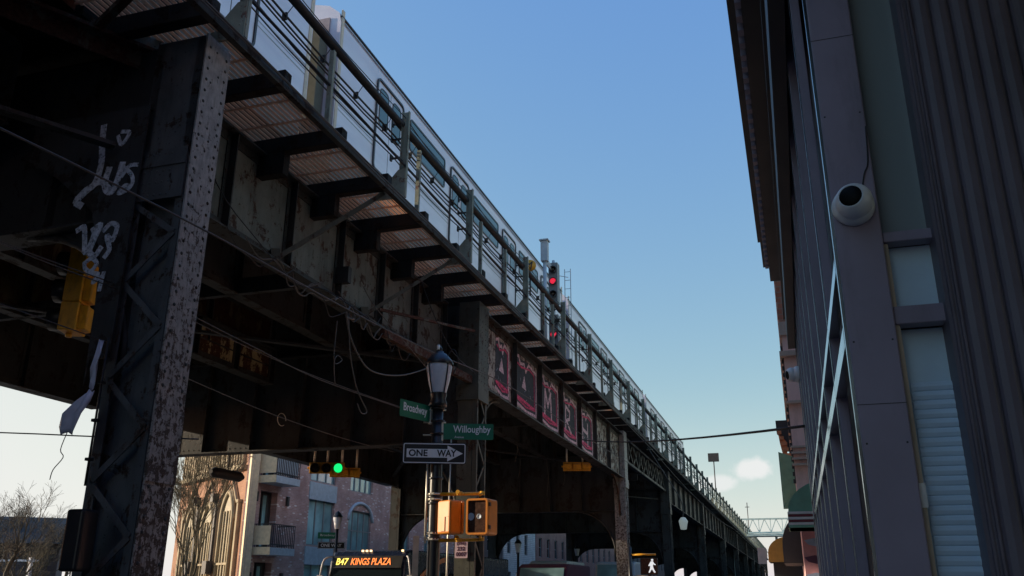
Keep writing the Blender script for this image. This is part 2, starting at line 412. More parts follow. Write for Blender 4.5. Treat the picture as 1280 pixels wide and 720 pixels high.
def bev(o, wd, seg=2):
    m = o.modifiers.new('bevel', 'BEVEL'); m.width = wd; m.segments = seg; m.limit_method = 'ANGLE'; m.angle_limit = R(40)
    return o
def text_mb(mb, txt, o, u, v, n, width, height, depth=.004, off=0.0, lift=.001, bold=0.0):
    """lettering as solid glyphs: fills width x height from origin o (lower left)"""
    cu = bpy.data.curves.new('t', 'FONT'); cu.body = txt; cu.size = 1; cu.extrude = .5; cu.offset = bold; cu.resolution_u = 3
    ob = bpy.data.objects.new('t', cu); COL.objects.link(ob)
    bpy.context.view_layer.update()
    dg = bpy.context.evaluated_depsgraph_get(); me = bpy.data.meshes.new_from_object(ob.evaluated_get(dg))
    xs = [p.co.x for p in me.vertices]; ys = [p.co.y for p in me.vertices]
    x0, x1, y0, y1 = min(xs), max(xs), min(ys), max(ys)
    o, u, v, n = map(Vector, (o, u, v, n))
    vs_ = [o+u*((p.co.x-x0)/(x1-x0)*width)+v*((p.co.y-y0)/(y1-y0)*height)+n*(lift+(p.co.z+.5)*depth) for p in me.vertices]
    mb.add(vs_, [list(p.vertices) for p in me.polygons])
    bpy.data.objects.remove(ob); bpy.data.curves.remove(cu); bpy.data.meshes.remove(me)
    return mb
Z3 = Vector((0, 0, 1)); X3 = Vector((1, 0, 0)); Y3 = Vector((0, 1, 0))
def sag(p0, p1, dz, n=14):
    p0, p1 = Vector(p0), Vector(p1)
    return [p0.lerp(p1, i/n) - Z3*dz*4*(i/n)*(1-i/n) for i in range(n+1)]
def smoothpts(pts, k=4):
    P = [Vector(p) for p in pts]; out = []
    for i in range(len(P)-1):
        a, b, c, d = P[max(i-1, 0)], P[i], P[i+1], P[min(i+2, len(P)-1)]
        for j in range(k):
            t = j/k; out.append(.5*((2*b)+(c-a)*t+(2*a-5*b+4*c-d)*t*t+(3*b-a-3*c+d)*t**3))
    out.append(P[-1]); return out

# ================================================================== SETTING
g = MB().box(-400, 400, -200, 900, -.6, -.25); tag(obj('ground', g, 'concrete'), kind='structure')
g = MB().box(-20.5, -4.2, -80, 700, -.25, 0); tag(obj('road', g, 'asphalt'), kind='structure')
g = MB().obox((-20.5, 22, 0), (-.682, .731, 0), (.731, .682, 0), (0, 0, 1), 4, 90, -4.5, 4.5, -.25, -.02); tag(obj('side_road', g, 'asphalt'), kind='structure')
g = MB().box(-4.2, .6, -80, 700, -.25, .13); tag(obj('sidewalk', g, 'concrete'), kind='structure')
g = MB().box(-24, -20.5, 34, 700, -.25, .13).box(-24, -20.5, -80, 8, -.25, .13); tag(obj('far_sidewalk', g, 'concrete'), kind='structure')
g = MB()
for x in (-10.2, -13.6):
    for i in range(40): g.box(x-.07, x+.07, -20+i*6, -17+i*6, .003, .007)
tag(obj('lane_marking', g, 'roadpaint'), kind='structure')

# ================================================================== ELEVATED RAILWAY
TILT = -0.006
PY = 8.0
el = thing('elevated_railway', 'old riveted steel elevated railway with rusted columns standing over the street', 'elevated railway', (-11.5, PY, 0))
XO, XI = -6.6, -17.1
COLS = [-10.0, 7.58, 18.4, 36.3, 49.6, 68, 87, 105, 123, 141, 159, 177, 195]

def lace(mb, y0, y1, x, z0, z1, axis, step=.42, wd=.05):
    """single zig-zag lacing bars on a column face"""
    z = z0; k = 0
    while z < z1-.05:
        ze = min(z+step, z1)
        a, b = (y0, y1) if k % 2 == 0 else (y1, y0)
        if axis == 'x': mb.beam((x, a, z), (x, b, ze), wd, .012, (1, 0, 0))
        else: mb.beam((a, x, z), (b, x, ze), wd, .012, (0, 1, 0))
        z = ze; k += 1
def column(yc, xo, first=False, rivet=False, far=False, ztop=8.0, zb=6.0):
    """box column, outer face at xo (towards +X if not far)"""
    s = -1 if not far else 1
    wy = .42 if first else .62
    wx = .74 if first else .46
    x0, x1 = (xo-wx, xo) if not far else (xo, xo+wx)
    y0, y1 = yc-wy/2, yc+wy/2
    inner = MB()
    if first:
        # side channel plates: outer face plate and inner plate, lacing on the -Y and +Y faces
        inner.box(x0, x0+.02, y0, y1, 0, ztop-.02); inner.box(x1-.05, x1-.02, y0+.01, y1-.01, 0, ztop-.02)
        for yy in (y0, y1-.012):
            inner.box(x0+.02, x0+.12, yy, yy+.012, 0, ztop-.05); inner.box(x1-.15, x1-.052, yy, yy+.012, 0, ztop-.05)
        for yy in (y0-.014, y1+.014):
            lace(inner, x0+.05, x1-.1, yy, .4, 5.75, 'y', .55, .07)
        inner.box(x0+.02, x1-.052, y0+.14, y0+.155, 0, 5.9)
        inner.box(x0-.03, x1-.052, y0-.03, y0-.016, 5.78, 6.42); inner.box(x0, x1-.052, y0-.0, y0+.01, 6.42, ztop-.05)
        inner.box(x0-.03, x1-.052, y0-.045, y0-.031, 6.2, 6.3)
        for z in (5.84, 6.0, 6.14, 6.36):
            for k in range(6): inner.dome((x0+.05+k*.085, y0-.03, z), (0, -1, 0), .016)
        c = obj('column', inner, 'col_side', el)
        f = MB().mat('col_face').box(x1-.02, x1, y0-.02, y1+.02, 0, ztop-.05)
        rnd = random.Random(4); z = .3
        while z < ztop-.15:
            f.mat('el_dark')
            for yy in (y0+.05, y1-.05): f.dome((x1, yy, z), (1, 0, 0), .022)
            if rnd.random() < .35: f.dome((x1, y0+.12+rnd.random()*.18, z), (1, 0, 0), .016)
            z += .15
        f.mat('col_face').box(x1, x1+.012, y0-.02, y1+.02, 2.6, 3.4)
        for z in (2.68, 2.8, 3.2, 3.32):
            for yy in (y0+.04, y0+.2, y1-.2, y1-.04): f.dome((x1+.012, yy, z), (1, 0, 0), .016)
        obj('face_plate', f, None, c)
    else:
        inner.box(x0, x1-.11, y0, y0+.03, 0, ztop-.3); inner.box(x0, x1-.11, y1-.03, y1, 0, ztop-.3)
        inner.box(x0, x0+.02, y0+.03, y1-.03, 0, ztop-.3)
        sx = x1 if not far else x0
        for yy in (y0, y1-.07): inner.box(x1-.1, x1, yy, yy+.07, 0, zb)
        lace(inner, y0+.05, y1-.05, x1-.02, .4, zb-.1, 'x', .55, .06)
        # solid head
        if not far:
            inner.box(x0-.02, x1+.02, y0-.02, y1+.02, zb, ztop-.02)
            for z in [zb+.1+.13*i for i in range(12)]:
                for yy in (y0+.04, y0+.2, y1-.2, y1-.04): inner.dome((x1+.02, yy, z), (1, 0, 0), .02, 5)
                for xx in (x0+.05, x0+.2, x1-.06): inner.dome((xx, y0-.02, z), (0, -1, 0), .02, 5)
            inner.box(x0-.04, x1+.035, y0-.04, y1+.04, zb-.35, zb)
        obj('column', inner, 'el_dark' if far else 'col_green' if yc < 20 else 'col_face' if yc < 40 else 'el_dark', el)
for i, yc in enumerate(COLS):
    if i == 1: column(yc+.02, -6.25, True)
    elif i == 2: column(yc, -6.58)
    else: column(yc, -6.56)
    column(yc, XI, far=True, zb=5.9, ztop=8.0)

def arcweb(o, u, v, n, r, th, seg=8):
    """quarter-arch knee plate: fills corner between u and v, concave side outwards"""
    poly = [(0, 0), (r, 0)] + [(r-r*math.sin(t), r-r*math.cos(t)) for t in [PI/2*k/seg for k in range(1, seg)]] + [(0, r)]
    return MB().prism(poly, o, u, v, n, -th/2, th/2)
# longitudinal outer girders per bay
def girder(y0, y1, x, z0, z1, mat, pitch=1.9, name='girder', flange=.4, rv=False):
    m = MB().mat(mat)
    m.box(x-.01, x+.01, y0, y1, z0+.03, z1-.03)
    m.mat('el_dark')
    m.box(x-flange/2, x+flange/2, y0, y1, z0, z0+.028); m.box(x-flange/2, x+flange/2, y0, y1, z1-.028, z1)
    m.box(x+.012, x+.03, y0, y1, z0+.03, z0+.17); m.box(x+.012, x+.03, y0, y1, z1-.17, z1-.03)
    m.box(x-.03, x-.012, y0, y1, z0+.03, z0+.17)
    n = max(1, round((y1-y0)/pitch))
    for i in range(n+1):
        yy = y0+(y1-y0)*i/n
        m.box(x+.032, x+.15, yy-.012, yy+.012, z0+.03, z1-.03); m.box(x+.014, x+.031, yy-.09, yy+.09, z0+.17, z1-.17)
        m.box(x-.13, x-.032, yy-.012, yy+.012, z0+.03, z1-.03)
        if rv:
            z = z0+.25
            while z < z1-.2:
                for e in (-.06, .06): m.dome((x+.031, yy+e, z), (1, 0, 0), .016, 5)
                z += .14
    if rv:
        yy = y0+.08
        while yy < y1:
            m.dome((x+.03, yy, z0+.11), (1, 0, 0), .016, 5); m.dome((x+.03, yy, z1-.10), (1, 0, 0), .016, 5); yy += .15
    return obj(name, m, None, el)
girder(-10, 7.0, -8.9, 6.9, 8.05, 'el_deep', 1.9)
girder(7.95, 18.05, -7.5, 6.42, 8.0, 'el_pale', 1.78, flange=.34, rv=True)
g2 = girder(18.8, 36.0, -6.78, 6.02, 7.86, 'el_white', 2.35, rv=True)
def lattice(y0, y1, x, z0, z1, n):
    m = MB()
    for z in (z0, z1): m.box(x-.1, x+.1, y0, y1, z-.05, z+.05)
    for i in range(n):
        a, b = y0+(y1-y0)*i/n, y0+(y1-y0)*(i+1)/n
        m.beam((x, a, z0), (x, b, z1), .09, .03, (1, 0, 0)); m.beam((x+.03, a, z1), (x+.03, b, z0), .09, .03, (1, 0, 0))
        m.box(x-.05, x+.06, a-.04, a+.04, z0, z1)
    obj('lattice_girder', m, 'el_dark', el)
lattice(36.7, 49.2, -6.8, 6.9, 7.9, 9)
for a, b in zip(COLS[4:-1], COLS[5:]): girder(a+.35, b-.35, -6.8, 6.3, 7.95, 'el_dark', 2.6)
for a, b in zip(COLS[:-1], COLS[1:]):
    girder(a+.35, b-.35, XI, 6.0, 7.9, 'el_deep', 2.4)
    if b < 130:
        for x, mt in ((-9.6, 'el_deep'), (-12.1, 'el_mid'), (-14.6, 'el_mid')): girder(a+.35, b-.35, x, 6.75, 8.1, mt, 2.4, 'stringer', .26)
girder(13.6, 18.0, -12.0, 6.3, 7.2, 'el_sunlit', 1.5, 'stringer', .3)  # extra stringer carrying the painted sunlit patches
# longitudinal knee arches
for yc, x, sgn in ((18.4, -6.8, 1), (36.3, -6.8, -1), (36.3, -6.8, 1), (49.6, -6.8, 1)):
    a = arcweb((x, yc+sgn*.33, 6.02), (0, sgn, 0), (0, 0, -1), (1, 0, 0), 1.5, .03)
    a.tube([(x, yc+sgn*(.33+1.5-1.5*math.sin(t)), 6.02-1.5+1.5*math.cos(t)) for t in [PI/2*k/10 for k in range(11)]], .045, 6)
    obj('knee_brace', a, 'col_green' if yc < 20 else 'el_brown', el)
# cross girders
for i, yc in enumerate(COLS[1:]):
    m = MB(); zb = 4.75 if i else 5.6
    yy = yc - .05; xa, xb = XI+.5, (-6.9 if i == 0 else -7.08)
    if i < 6 or True:
        m.box(xa, xb, yy-.012, yy+.012, zb, 8.0)
        m.box(xa, xb, yy-.2, yy+.2, zb-.02, zb+.01); m.box(xa, xb, yy-.2, yy+.2, 7.0, 7.03)
        for k in range(8):
            x = xa+(xb-xa)*k/7; m.box(x-.012, x+.012, yy-.13, yy-.014, zb+.012, 6.98)
        for x in [xa+.15*k for k in range(int((xb-xa)/.15))]:
            if i == 1: m.dome((x, yy-.014, zb+.1), (0, -1, 0), .016, 5)
    obj('cross_girder', m, 'el_deep', el)
    for xx, sg in ((xb, -1), (xa, 1)):
        a = arcweb((xx, yy, zb), (sg, 0, 0), (0, 0, -1), (0, 1, 0), 1.7, .03)
        a.tube([(xx+sg*(1.7-1.7*math.sin(t)), yy, zb-1.7+1.7*math.cos(t)) for t in [PI/2*k/10 for k in range(11)]], .05, 6)
        obj('knee_brace', a, 'el_deep', el)
# column 1 bracket plate with sprayed tag
pl = MB().prism([(-.85, 2.9), (-.88, 2.6), (-.9, 3.4), (-.95, 4.1), (-1.2, 4.7), (-1.8, 5.2), (-2.3, 5.5), (-2.3, 6.0), (-.6, 6.0), (-.6, 2.9)][::-1], (-6.25, 7.28, 1.0), X3, Z3, (0, -1, 0), 0, .02)
plo = obj('bracket_plate', pl, 'el_deep', el)
ta = MB(); o_ = (-8.4, 7.26, 4.2); fr = (X3, Z3, (0, -1, 0))
def T(px, py):   # rough picture of the tag, laid out in metres on the plate
    return ((px-105)*.0105+.74, (372-py)*.0112+.17)
def tg(pts, wd=.035):
    q = smoothpts([(a, b, 0) for a, b in [T(*p) for p in pts]], 5); ta.ribbon([(p.x, p.y) for p in q], wd*1.7, o_, *fr)
tg([(122, 155), (124, 175), (128, 200), (124, 222), (112, 230), (103, 240), (110, 246)], .05)
tg([(103, 240), (118, 228), (132, 222), (150, 235)], .04)
tg([(140, 208), (138, 222), (142, 232), (150, 234), (155, 222), (158, 205)], .05)
tg([(160, 218), (168, 208), (178, 208)], .03); tg([(160, 208), (172, 218), (176, 228), (170, 236), (160, 238), (166, 231), (175, 232)], .03)
tg([(145, 170), (152, 180), (160, 168), (150, 165)], .03)
tg([(112, 274), (120, 272), (124, 285), (128, 300), (134, 290), (137, 275)], .04)
tg([(133, 276), (142, 272), (138, 285), (134, 300), (142, 305), (148, 298)], .04)
tg([(148, 278), (156, 272), (165, 276), (162, 290), (154, 286), (160, 300), (156, 308)], .035)
tg([(130, 312), (138, 308), (146, 314), (140, 322), (132, 318), (130, 312)], .03)
tg([(138, 324), (150, 326), (146, 334), (156, 330), (156, 343), (158, 326)], .03)
obj('sprayed_tag', ta, 'graf_white', plo)
# diagonal beam and web over the head of the first column
d = MB(); A, B = Vector((-7.03, 8.12, 8.0)), Vector((-10.6, 1.75, 8.0)); dd = (B-A).normalized(); nn = Vector((dd.y, -dd.x, 0))
d.obox(A, dd, nn, Z3, 0, 7.2, -.16, .16, -.02, .03); d.obox(A, dd, nn, Z3, 0, 7.2, -.01, .01, -.25, -.02)
d.beam(A+dd*1.2+Z3*.05, A+dd*2.4+Z3*.9+nn*.3, .12, .1); d.beam(A+dd*1.3, A+dd*.4+Vector((.9, -1.2, .4)), .1, .08)
obj('diagonal_beam', d, 'el_brown', el)
d = MB().mat('el_pale').obox(A, dd, nn, Z3, .36, 1.16, -.012, .012, .035, 1.5).mat('el_brown').obox(A, dd, nn, Z3, .95, 1.16, -.03, .03, .035, 1.5).mat('el_dark').obox(A, dd, nn, Z3, .30, .35, -.1, .1, .035, 1.5)
obj('web_panel', d, None, el)
# bottom lateral bracing under the deck
for a, b in zip(COLS[:6], COLS[1:7]):
    m = MB()
    m.beam((-7.2, a+.4, 6.4), (-17, b-.4, 6.4), .14, .05); m.beam((-17, a+.4, 6.46), (-7.2, b-.4, 6.46), .14, .05)
    m.beam((-7.2, (a+b)/2, 6.9), (-17, (a+b)/2, 6.9), .12, .3)
    obj('lateral_brace', m, 'el_deep', el)
# deck, ties, rails
m = MB().box(-16.9, -7.68, -12, 200, 8.42, 8.5); obj('track_deck', m, 'joist', el)
for i in range(84):
    y = 1+i*.58; m = MB().box(-16.9, -7.66, y, y+.24, 8.12, 8.4); obj('tie', m, 'joist', el)
for x in (-8.8, -10.25, -12.2, -13.65):
    m = MB().box(x-.035, x+.035, -12, 200, 8.5, 8.66); obj('running_rail', m, 'rail', el)
# raking struts from girder to walkway
for p, q in (((-7.34, 10.95, 6.5), (-6.2, 12.14, 7.97)), ((-7.34, 14.0, 6.5), (-6.2, 15.3, 7.9))):
    m = MB().beam(p, q, .09, .07); m.beam((p[0], p[1], p[2]), (p[0]-.1, p[1]-.1, p[2]-.02), .2, .2)
    obj('strut', m, 'col_green', el)
m = MB().beam((-7.3, 14.6, 6.3), (-6.75, 18.2, 6.1), .12, .16).beam((-7.3, 14.4, 6.7), (-6.62, 17.9, 7.2), .05, .05)
obj('strut', m, 'el_brown', el)
# sprayed letters on the second girder
gm = MB(); rnd = random.Random(7)
pan = [(18.8+2.347*0, 'w'), ]
n_ = round((36.0-18.8)/2.35); wp = (36.0-18.8)/n_
U, V, N = (0, 1, 0), Z3, (1, 0, 0)
for k in range(1, 5+1):
    y0, y1 = 18.8+wp*(k-1)+.12+.0, 18.8+wp*k-.12
    if k == 1: y0 = 19.85; y1 = 20.98
    if k == 1: pass
    o = (-6.768, y0, 6.2); W = y1-y0; H = 1.46
    gm.mat('graf_fill').prism([(0, .12), (W, .02), (W, H-.25), (W*.78, H-.2), (W*.7, H-.02), (W*.3, H-.08), (W*.2, H), (0, H-.05)], o, U, V, N, 0, .0015)
    gm.mat('graf_pale')
    gm.ribbon([(.03, H-.1), (W*.2, H-.04), (W*.26, H-.22), (W*.42, H-.16), (W*.5, H-.34), (W*.62, H-.08), (W*.95, H-.18), (W*.96, .9), (W*.95, .06), (W*.5, .02), (.04, .14)], .075, o, U, V, N, .003)
    gm.mat('graf_pink')
    gm.ribbon([(.10, H-.22), (W*.3, H-.3), (W*.66, H-.2), (W*.86, H-.26), (W*.88, .2), (W*.5, .14), (.1, .26)], .05, o, U, V, N, .006)
    gm.ribbon([(.06, .3), (W*.9, .22)], .08, o, U, V, N, .0075)
    c = W*.42
    if k in (1, 2): gm.mat('graf_pale').prism([(c-.2, .62), (c+.2, .60), (c+.02, .98)], o, U, V, N, .006, .009)
    elif k == 3: gm.mat('graf_pale').ribbon([(c-.35, .35), (c-.3, 1.05), (c, .6), (c+.3, 1.05), (c+.4, .3)], .11, o, U, V, N, .008)
    elif k == 4: gm.mat('graf_pale').ribbon([(c-.3, .3), (c-.3, 1.05), (c+.25, .95), (c+.2, .7), (c-.2, .6), (c+.4, .28)], .10, o, U, V, N, .008)
    else: gm.mat('graf_pale').ribbon([(c-.35, .3), (c-.35, 1.1)], .1, o, U, V, N, .008).ribbon([(c-.3, .72), (c+.35, .66)], .12, o, U, V, N, .0095).ribbon([(c+.4, .25), (c+.4, 1.0)], .1, o, U, V, N, .011)
    gm.mat('graf_white')
    for q in range(8):
        x, z = rnd.uniform(.15, W-.2), rnd.uniform(.3, H-.35); gm.ribbon([(x, z), (x+rnd.uniform(-.1, .1), z+rnd.uniform(-.1, .1))], .012, o, U, V, N, .0048)
obj('sprayed_letters', gm, None, g2)
gm = MB(); rnd = random.Random(9)
for k in (0, 6, 7):
    y0 = 18.9 if k == 0 else 18.8+wp*(k-1)+.15; W = .75 if k == 0 else wp-.35; o = (-6.768, y0, 6.2)
    for q in range(7 if k == 0 else 10):
        x, z = rnd.uniform(.05, W-.1), rnd.uniform(.2, 1.3)
        pts = [(x, z)]
        for j in range(4): pts.append((pts[-1][0]+rnd.uniform(-.12, .16), pts[-1][1]+rnd.uniform(-.2, .2)))
        pts = [(min(max(a, .03), W-.03), min(max(b, .08), 1.42)) for a, b in pts]
        gm.ribbon(pts, .03, o, U, V, N, .003+q*.0012)
obj('scrawled_tag', gm, 'graf_fill', g2)
el.rotation_euler.x = TILT

# ================================================================== WALKWAY
wk = thing('walkway', 'slatted maintenance walkway cantilevered along the street side of the elevated railway', 'walkway', (-6.8, PY, 8.0))
JO = [y for y in [8.85-1.62*k for k in range(6, 0, -1)]] + [8.85+1.62*k for k in range(0, 58)]
for y in JO:
    m = MB().box(-7.85, -6.04, y-.085, y+.085, 8.0, 8.26)
    if y < 40: bev(obj('joist', m, 'joist', wk), .012)
    else: obj('joist', m, 'joist', wk)
    if 10 < y < 18:
        obj('bracket', MB().box(-7.5, -7.02, y-.08, y+.08, 7.62, 7.995), 'joist', wk)
for i, (a, b) in enumerate(zip(JO[:-1], JO[1:])):
    m = MB(); ns = 18 if b < 45 else 8
    W = 1.52
    for k in range(ns):
        x = -6.2 - W*(k+.5)/ns; hw = .024 if ns == 18 else .055
        m.box(x-hw, x+hw, a-.1 if i == 0 else a-.05, b-.05, 8.262, 8.276)
    m.box(-7.72, -6.18, a+.6, a+.63, 8.235, 8.262); m.box(-7.72, -6.18, a+1.15, a+1.18, 8.235, 8.262)
    if b < 75: obj('slat_panel', m, 'slat', wk)
m = MB().box(-7.52, -6.18, JO[0]+80, 200, 8.262, 8.30).mat('joist'); m.mats = []; m.mi = [0]*len(m.f); obj('slat_panel', m, 'joist', wk)
m = MB().box(-6.12, -6.03, -8, 200, 7.955, 7.998).box(-6.06, -6.035, -8, 200, 7.999, 8.09); obj('edge_beam', m, 'el_dark', wk)
m = MB().tube([(-6.0, y, 8.05+.01*math.sin(y)) for y in [-8+2*k for k in range(60)]], .014, 6).tube([(-5.99, y, 8.0+.03*math.sin(y*.9)) for y in [-8+1.5*k for k in range(80)]], .009, 5)
obj('edge_conduit', m, 'cable_grey', wk)
wk.rotation_euler.x = TILT

# ================================================================== RAILING
ra = thing('railing', 'green grey steel railing with pipe rails and cables along the walkway edge', 'railing', (-6.1, PY, 8.26))
PO = [4.0, 7.85, 12.72, 16.1, 20.3, 24.2, 27.8, 31.4, 35.0]
y = 38.7
while y < 185: PO.append(y); y += 3.65
for i, y in enumerate(PO):
    m = MB()
    m.box(-6.16, -6.02, y-.012, y+.012, 8.12, 9.84); m.box(-6.035, -6.02, y-.05, y-.013, 8.12, 9.84); m.box(-6.16, -6.145, y-.05, y-.013, 8.12, 9.84)
    p = obj('post', m, 'post', ra)
    m = MB().prism([(0, 0), (-.55, 0), (-.55, .08), (-.14, .55), (0, .55)], (-6.03, y-.052, 8.1), X3, Z3, (0, -1, 0), 0, .02)
    m.box(-6.58, -6.03, y-.09, y-.053, 8.1, 8.12)
    if i < 10:
        for k in range(4): m.dome((-6.12-.13*k, y-.072, 8.17), (0, -1, 0), .018, 6)
        for k in range(3): m.dome((-6.1, y-.072, 8.3+.1*k), (0, -1, 0), .016, 6)
    obj('gusset', m, 'post', p)
    if i < 16:
        for z in (9.62, 9.3, 8.92):
            m = MB().box(-6.36, -6.16, y-.02, y+.02, z, z+.025).box(-6.375, -6.345, y-.03, y+.03, z-.03, z+.08)
            obj('cable_arm', m, 'rail', p)
TH = [9.98, 13.3, 16.75, 18.5, 21.9, 22.9, 25.7, 29.6, 33.2]; y = 36.8
while y < 110: TH.append(y); y += 3.65
for y in TH:
    m = MB().box(-6.115, -6.04, y-.01, y+.01, 8.05, 9.36).box(-6.055, -6.045, y, y+.06, 8.05, 9.36)
    if y < 30:
        for z in (8.6, 9.0, 9.2): m.dome((-6.07, y-.01, z), (0, -1, 0), .015, 5)
    obj('thin_post', m, 'post', ra)
def wob(y, a): return a*math.sin(y*1.7)+a*.6*math.sin(y*.73+1)
m = MB().tube([(-6.19, y, 9.60) for y in (-8, 200)], .07, 10); 
for y in PO[:14]: m.tube([(-6.19, y-.12, 9.60), (-6.19, y+.12, 9.60)], .083, 10)
obj('top_rail', m, 'rail', ra)
m = MB().tube([(-6.07, -8, 8.75), (-6.07, 200, 8.75)], .022, 8); obj('lower_rail', m, 'rail', ra)
for k, (x, z, r_) in enumerate(((-6.3, 9.38, .018), (-6.33, 9.32, .016), (-6.3, 9.22, .014), (-6.34, 9.0, .012), (-6.12, 8.86, .01), (-6.1, 9.72, .008))):
    pts = []
    for a, b in zip(PO[:-1], PO[1:]):
        if a > 120: break
        for j in range(4): t = j/4; pts.append((x, a+(b-a)*t, z-.045*4*t*(1-t)*(1+.3*k)+wob(a+k*3+(b-a)*t, .008)))
    obj('cable', MB().tube([(x, -8, z)]+pts, r_, 6), 'cable', ra)
for y in [9+1.1*k for k in range(24)]:
    obj('cable_clip', MB().box(-6.36, -6.28, y, y+.03, 9.29, 9.41).beam((-6.3, y, 9.34), (-6.2, y+.05, 9.56), .01, .01), 'cable', ra)
ra.rotation_euler.x = TILT
# yellow plate on railing
m = MB().mat('yellow').lathe([(.0, 0), (.17, 0), (.17, .015), (0, .015)], (-6.4, 21.75, 10.08), (.3, -1, 0), 14)
m.mat('black').ribbon([(-.08, .1), (-.02, .02), (.06, .1), (.02, -.1)], .03, (-6.4, 21.74, 10.08), (.958, .287, 0), Z3, (.287, -.958, 0), .018)
m.mat('rail').box(-6.43, -6.39, 21.77, 21.8, 9.2, 10.0)
tag(obj('rail_sign', m), 'small round yellow track sign standing above the railing beside the signal mast', 'sign')
# signal mast
sg = thing('railway_signal', 'tall dark railway signal mast with two red lights and a ladder beside the track', 'signal', (-6.9, 25.9, 8.1))
m = MB().tube([(-6.95, 25.3, 8.1), (-6.95, 25.3, 11.75)], .06, 8).box(-7.06, -6.84, 25.2, 25.4, 11.55, 12.25).box(-7.1, -6.8, 25.15, 25.45, 12.25, 12.29); obj('mast', m, 'slate', sg)
m = MB().tube([(-6.9, 26.2, 8.1), (-6.9, 26.2, 11.9)], .05, 8).beam((-6.95, 25.3, 11.6), (-6.9, 26.9, 11.55), .05, .2); obj('mast', m, 'slate', sg)
hd = obj('signal_head', bev_mb if False else MB().box(-7.02, -6.72, 26.0, 26.3, 10.35, 11.75).box(-7.02, -6.72, 26.0, 26.3, 8.5, 9.9).mat('black') and MB().box(-7.02, -6.72, 26.0, 26.3, 10.35, 11.75).box(-7.02, -6.72, 26.0, 26.3, 8.5, 9.95), 'frame_grey', sg)
for z, mt in ((11.5, 'lens_dark'), (11.1, 'sig_red'), (10.65, 'lens_dark'), (9.7, 'lens_dark'), (9.28, 'sig_red'), (8.85, 'lens_dark')):
    m = MB().mat('black').lathe([(.12, 0), (.12, .14), (.105, .14), (.105, .02)], (-6.87, 26.0, z), (.25, -1, -.2), 14)
    m.mat(mt).lathe([(.0, .02), (.09, .02), (.104, .01)], (-6.87, 26.0, z), (.25, -1, -.2), 14)
    obj('lamp', m, None, hd)
m = MB()
for x in (-6.62, -6.42): m.tube([(x, 26.6, 8.1), (x, 26.6, 11.7)], .014, 5)
for k in range(12): m.tube([(-6.62, 26.6, 8.3+.3*k), (-6.42, 26.6, 8.3+.3*k)], .01, 5)
for z in (9.0, 10.2, 11.4): m.tube([(-6.9, 26.2, z), (-6.5, 26.6, z)], .012, 5)
obj('ladder', m, 'slate', sg)

# ================================================================== TRAINS
def rrect(w0, h0, r, seg=5, cx=0, cy=0):
    P = []
    for (sx, sy, a0) in ((1, 1, 0), (-1, 1, 90), (-1, -1, 180), (1, -1, 270)):
        for k in range(seg+1):
            a = R(a0+90*k/seg); P.append((cx+sx*(w0/2-r)+r*math.cos(a), cy+sy*(h0/2-r)+r*math.sin(a)))
    return P
def ring(mb, w0, h0, r, t, o, u, v, n, c0, c1, cx=0, cy=0):
    A = rrect(w0, h0, r, 5, cx, cy); B = rrect(w0-2*t, h0-2*t, max(r-t, .01), 5, cx, cy); k = len(A); b = len(mb.v)
    o, u, v, n = map(Vector, (o, u, v, n))
    for c, P in ((c1, A), (c1, B), (c0, A), (c0, B)): mb.v += [o+u*p[0]+v*p[1]+n*c for p in P]
    for i in range(k):
        j = (i+1) % k
        mb.face([b+i, b+j, b+k+j, b+k+i]); mb.face([b+2*k+i, b+2*k+j, b+j, b+i]); mb.face([b+k+i, b+k+j, b+3*k+j, b+3*k+i])
XF = -8.0
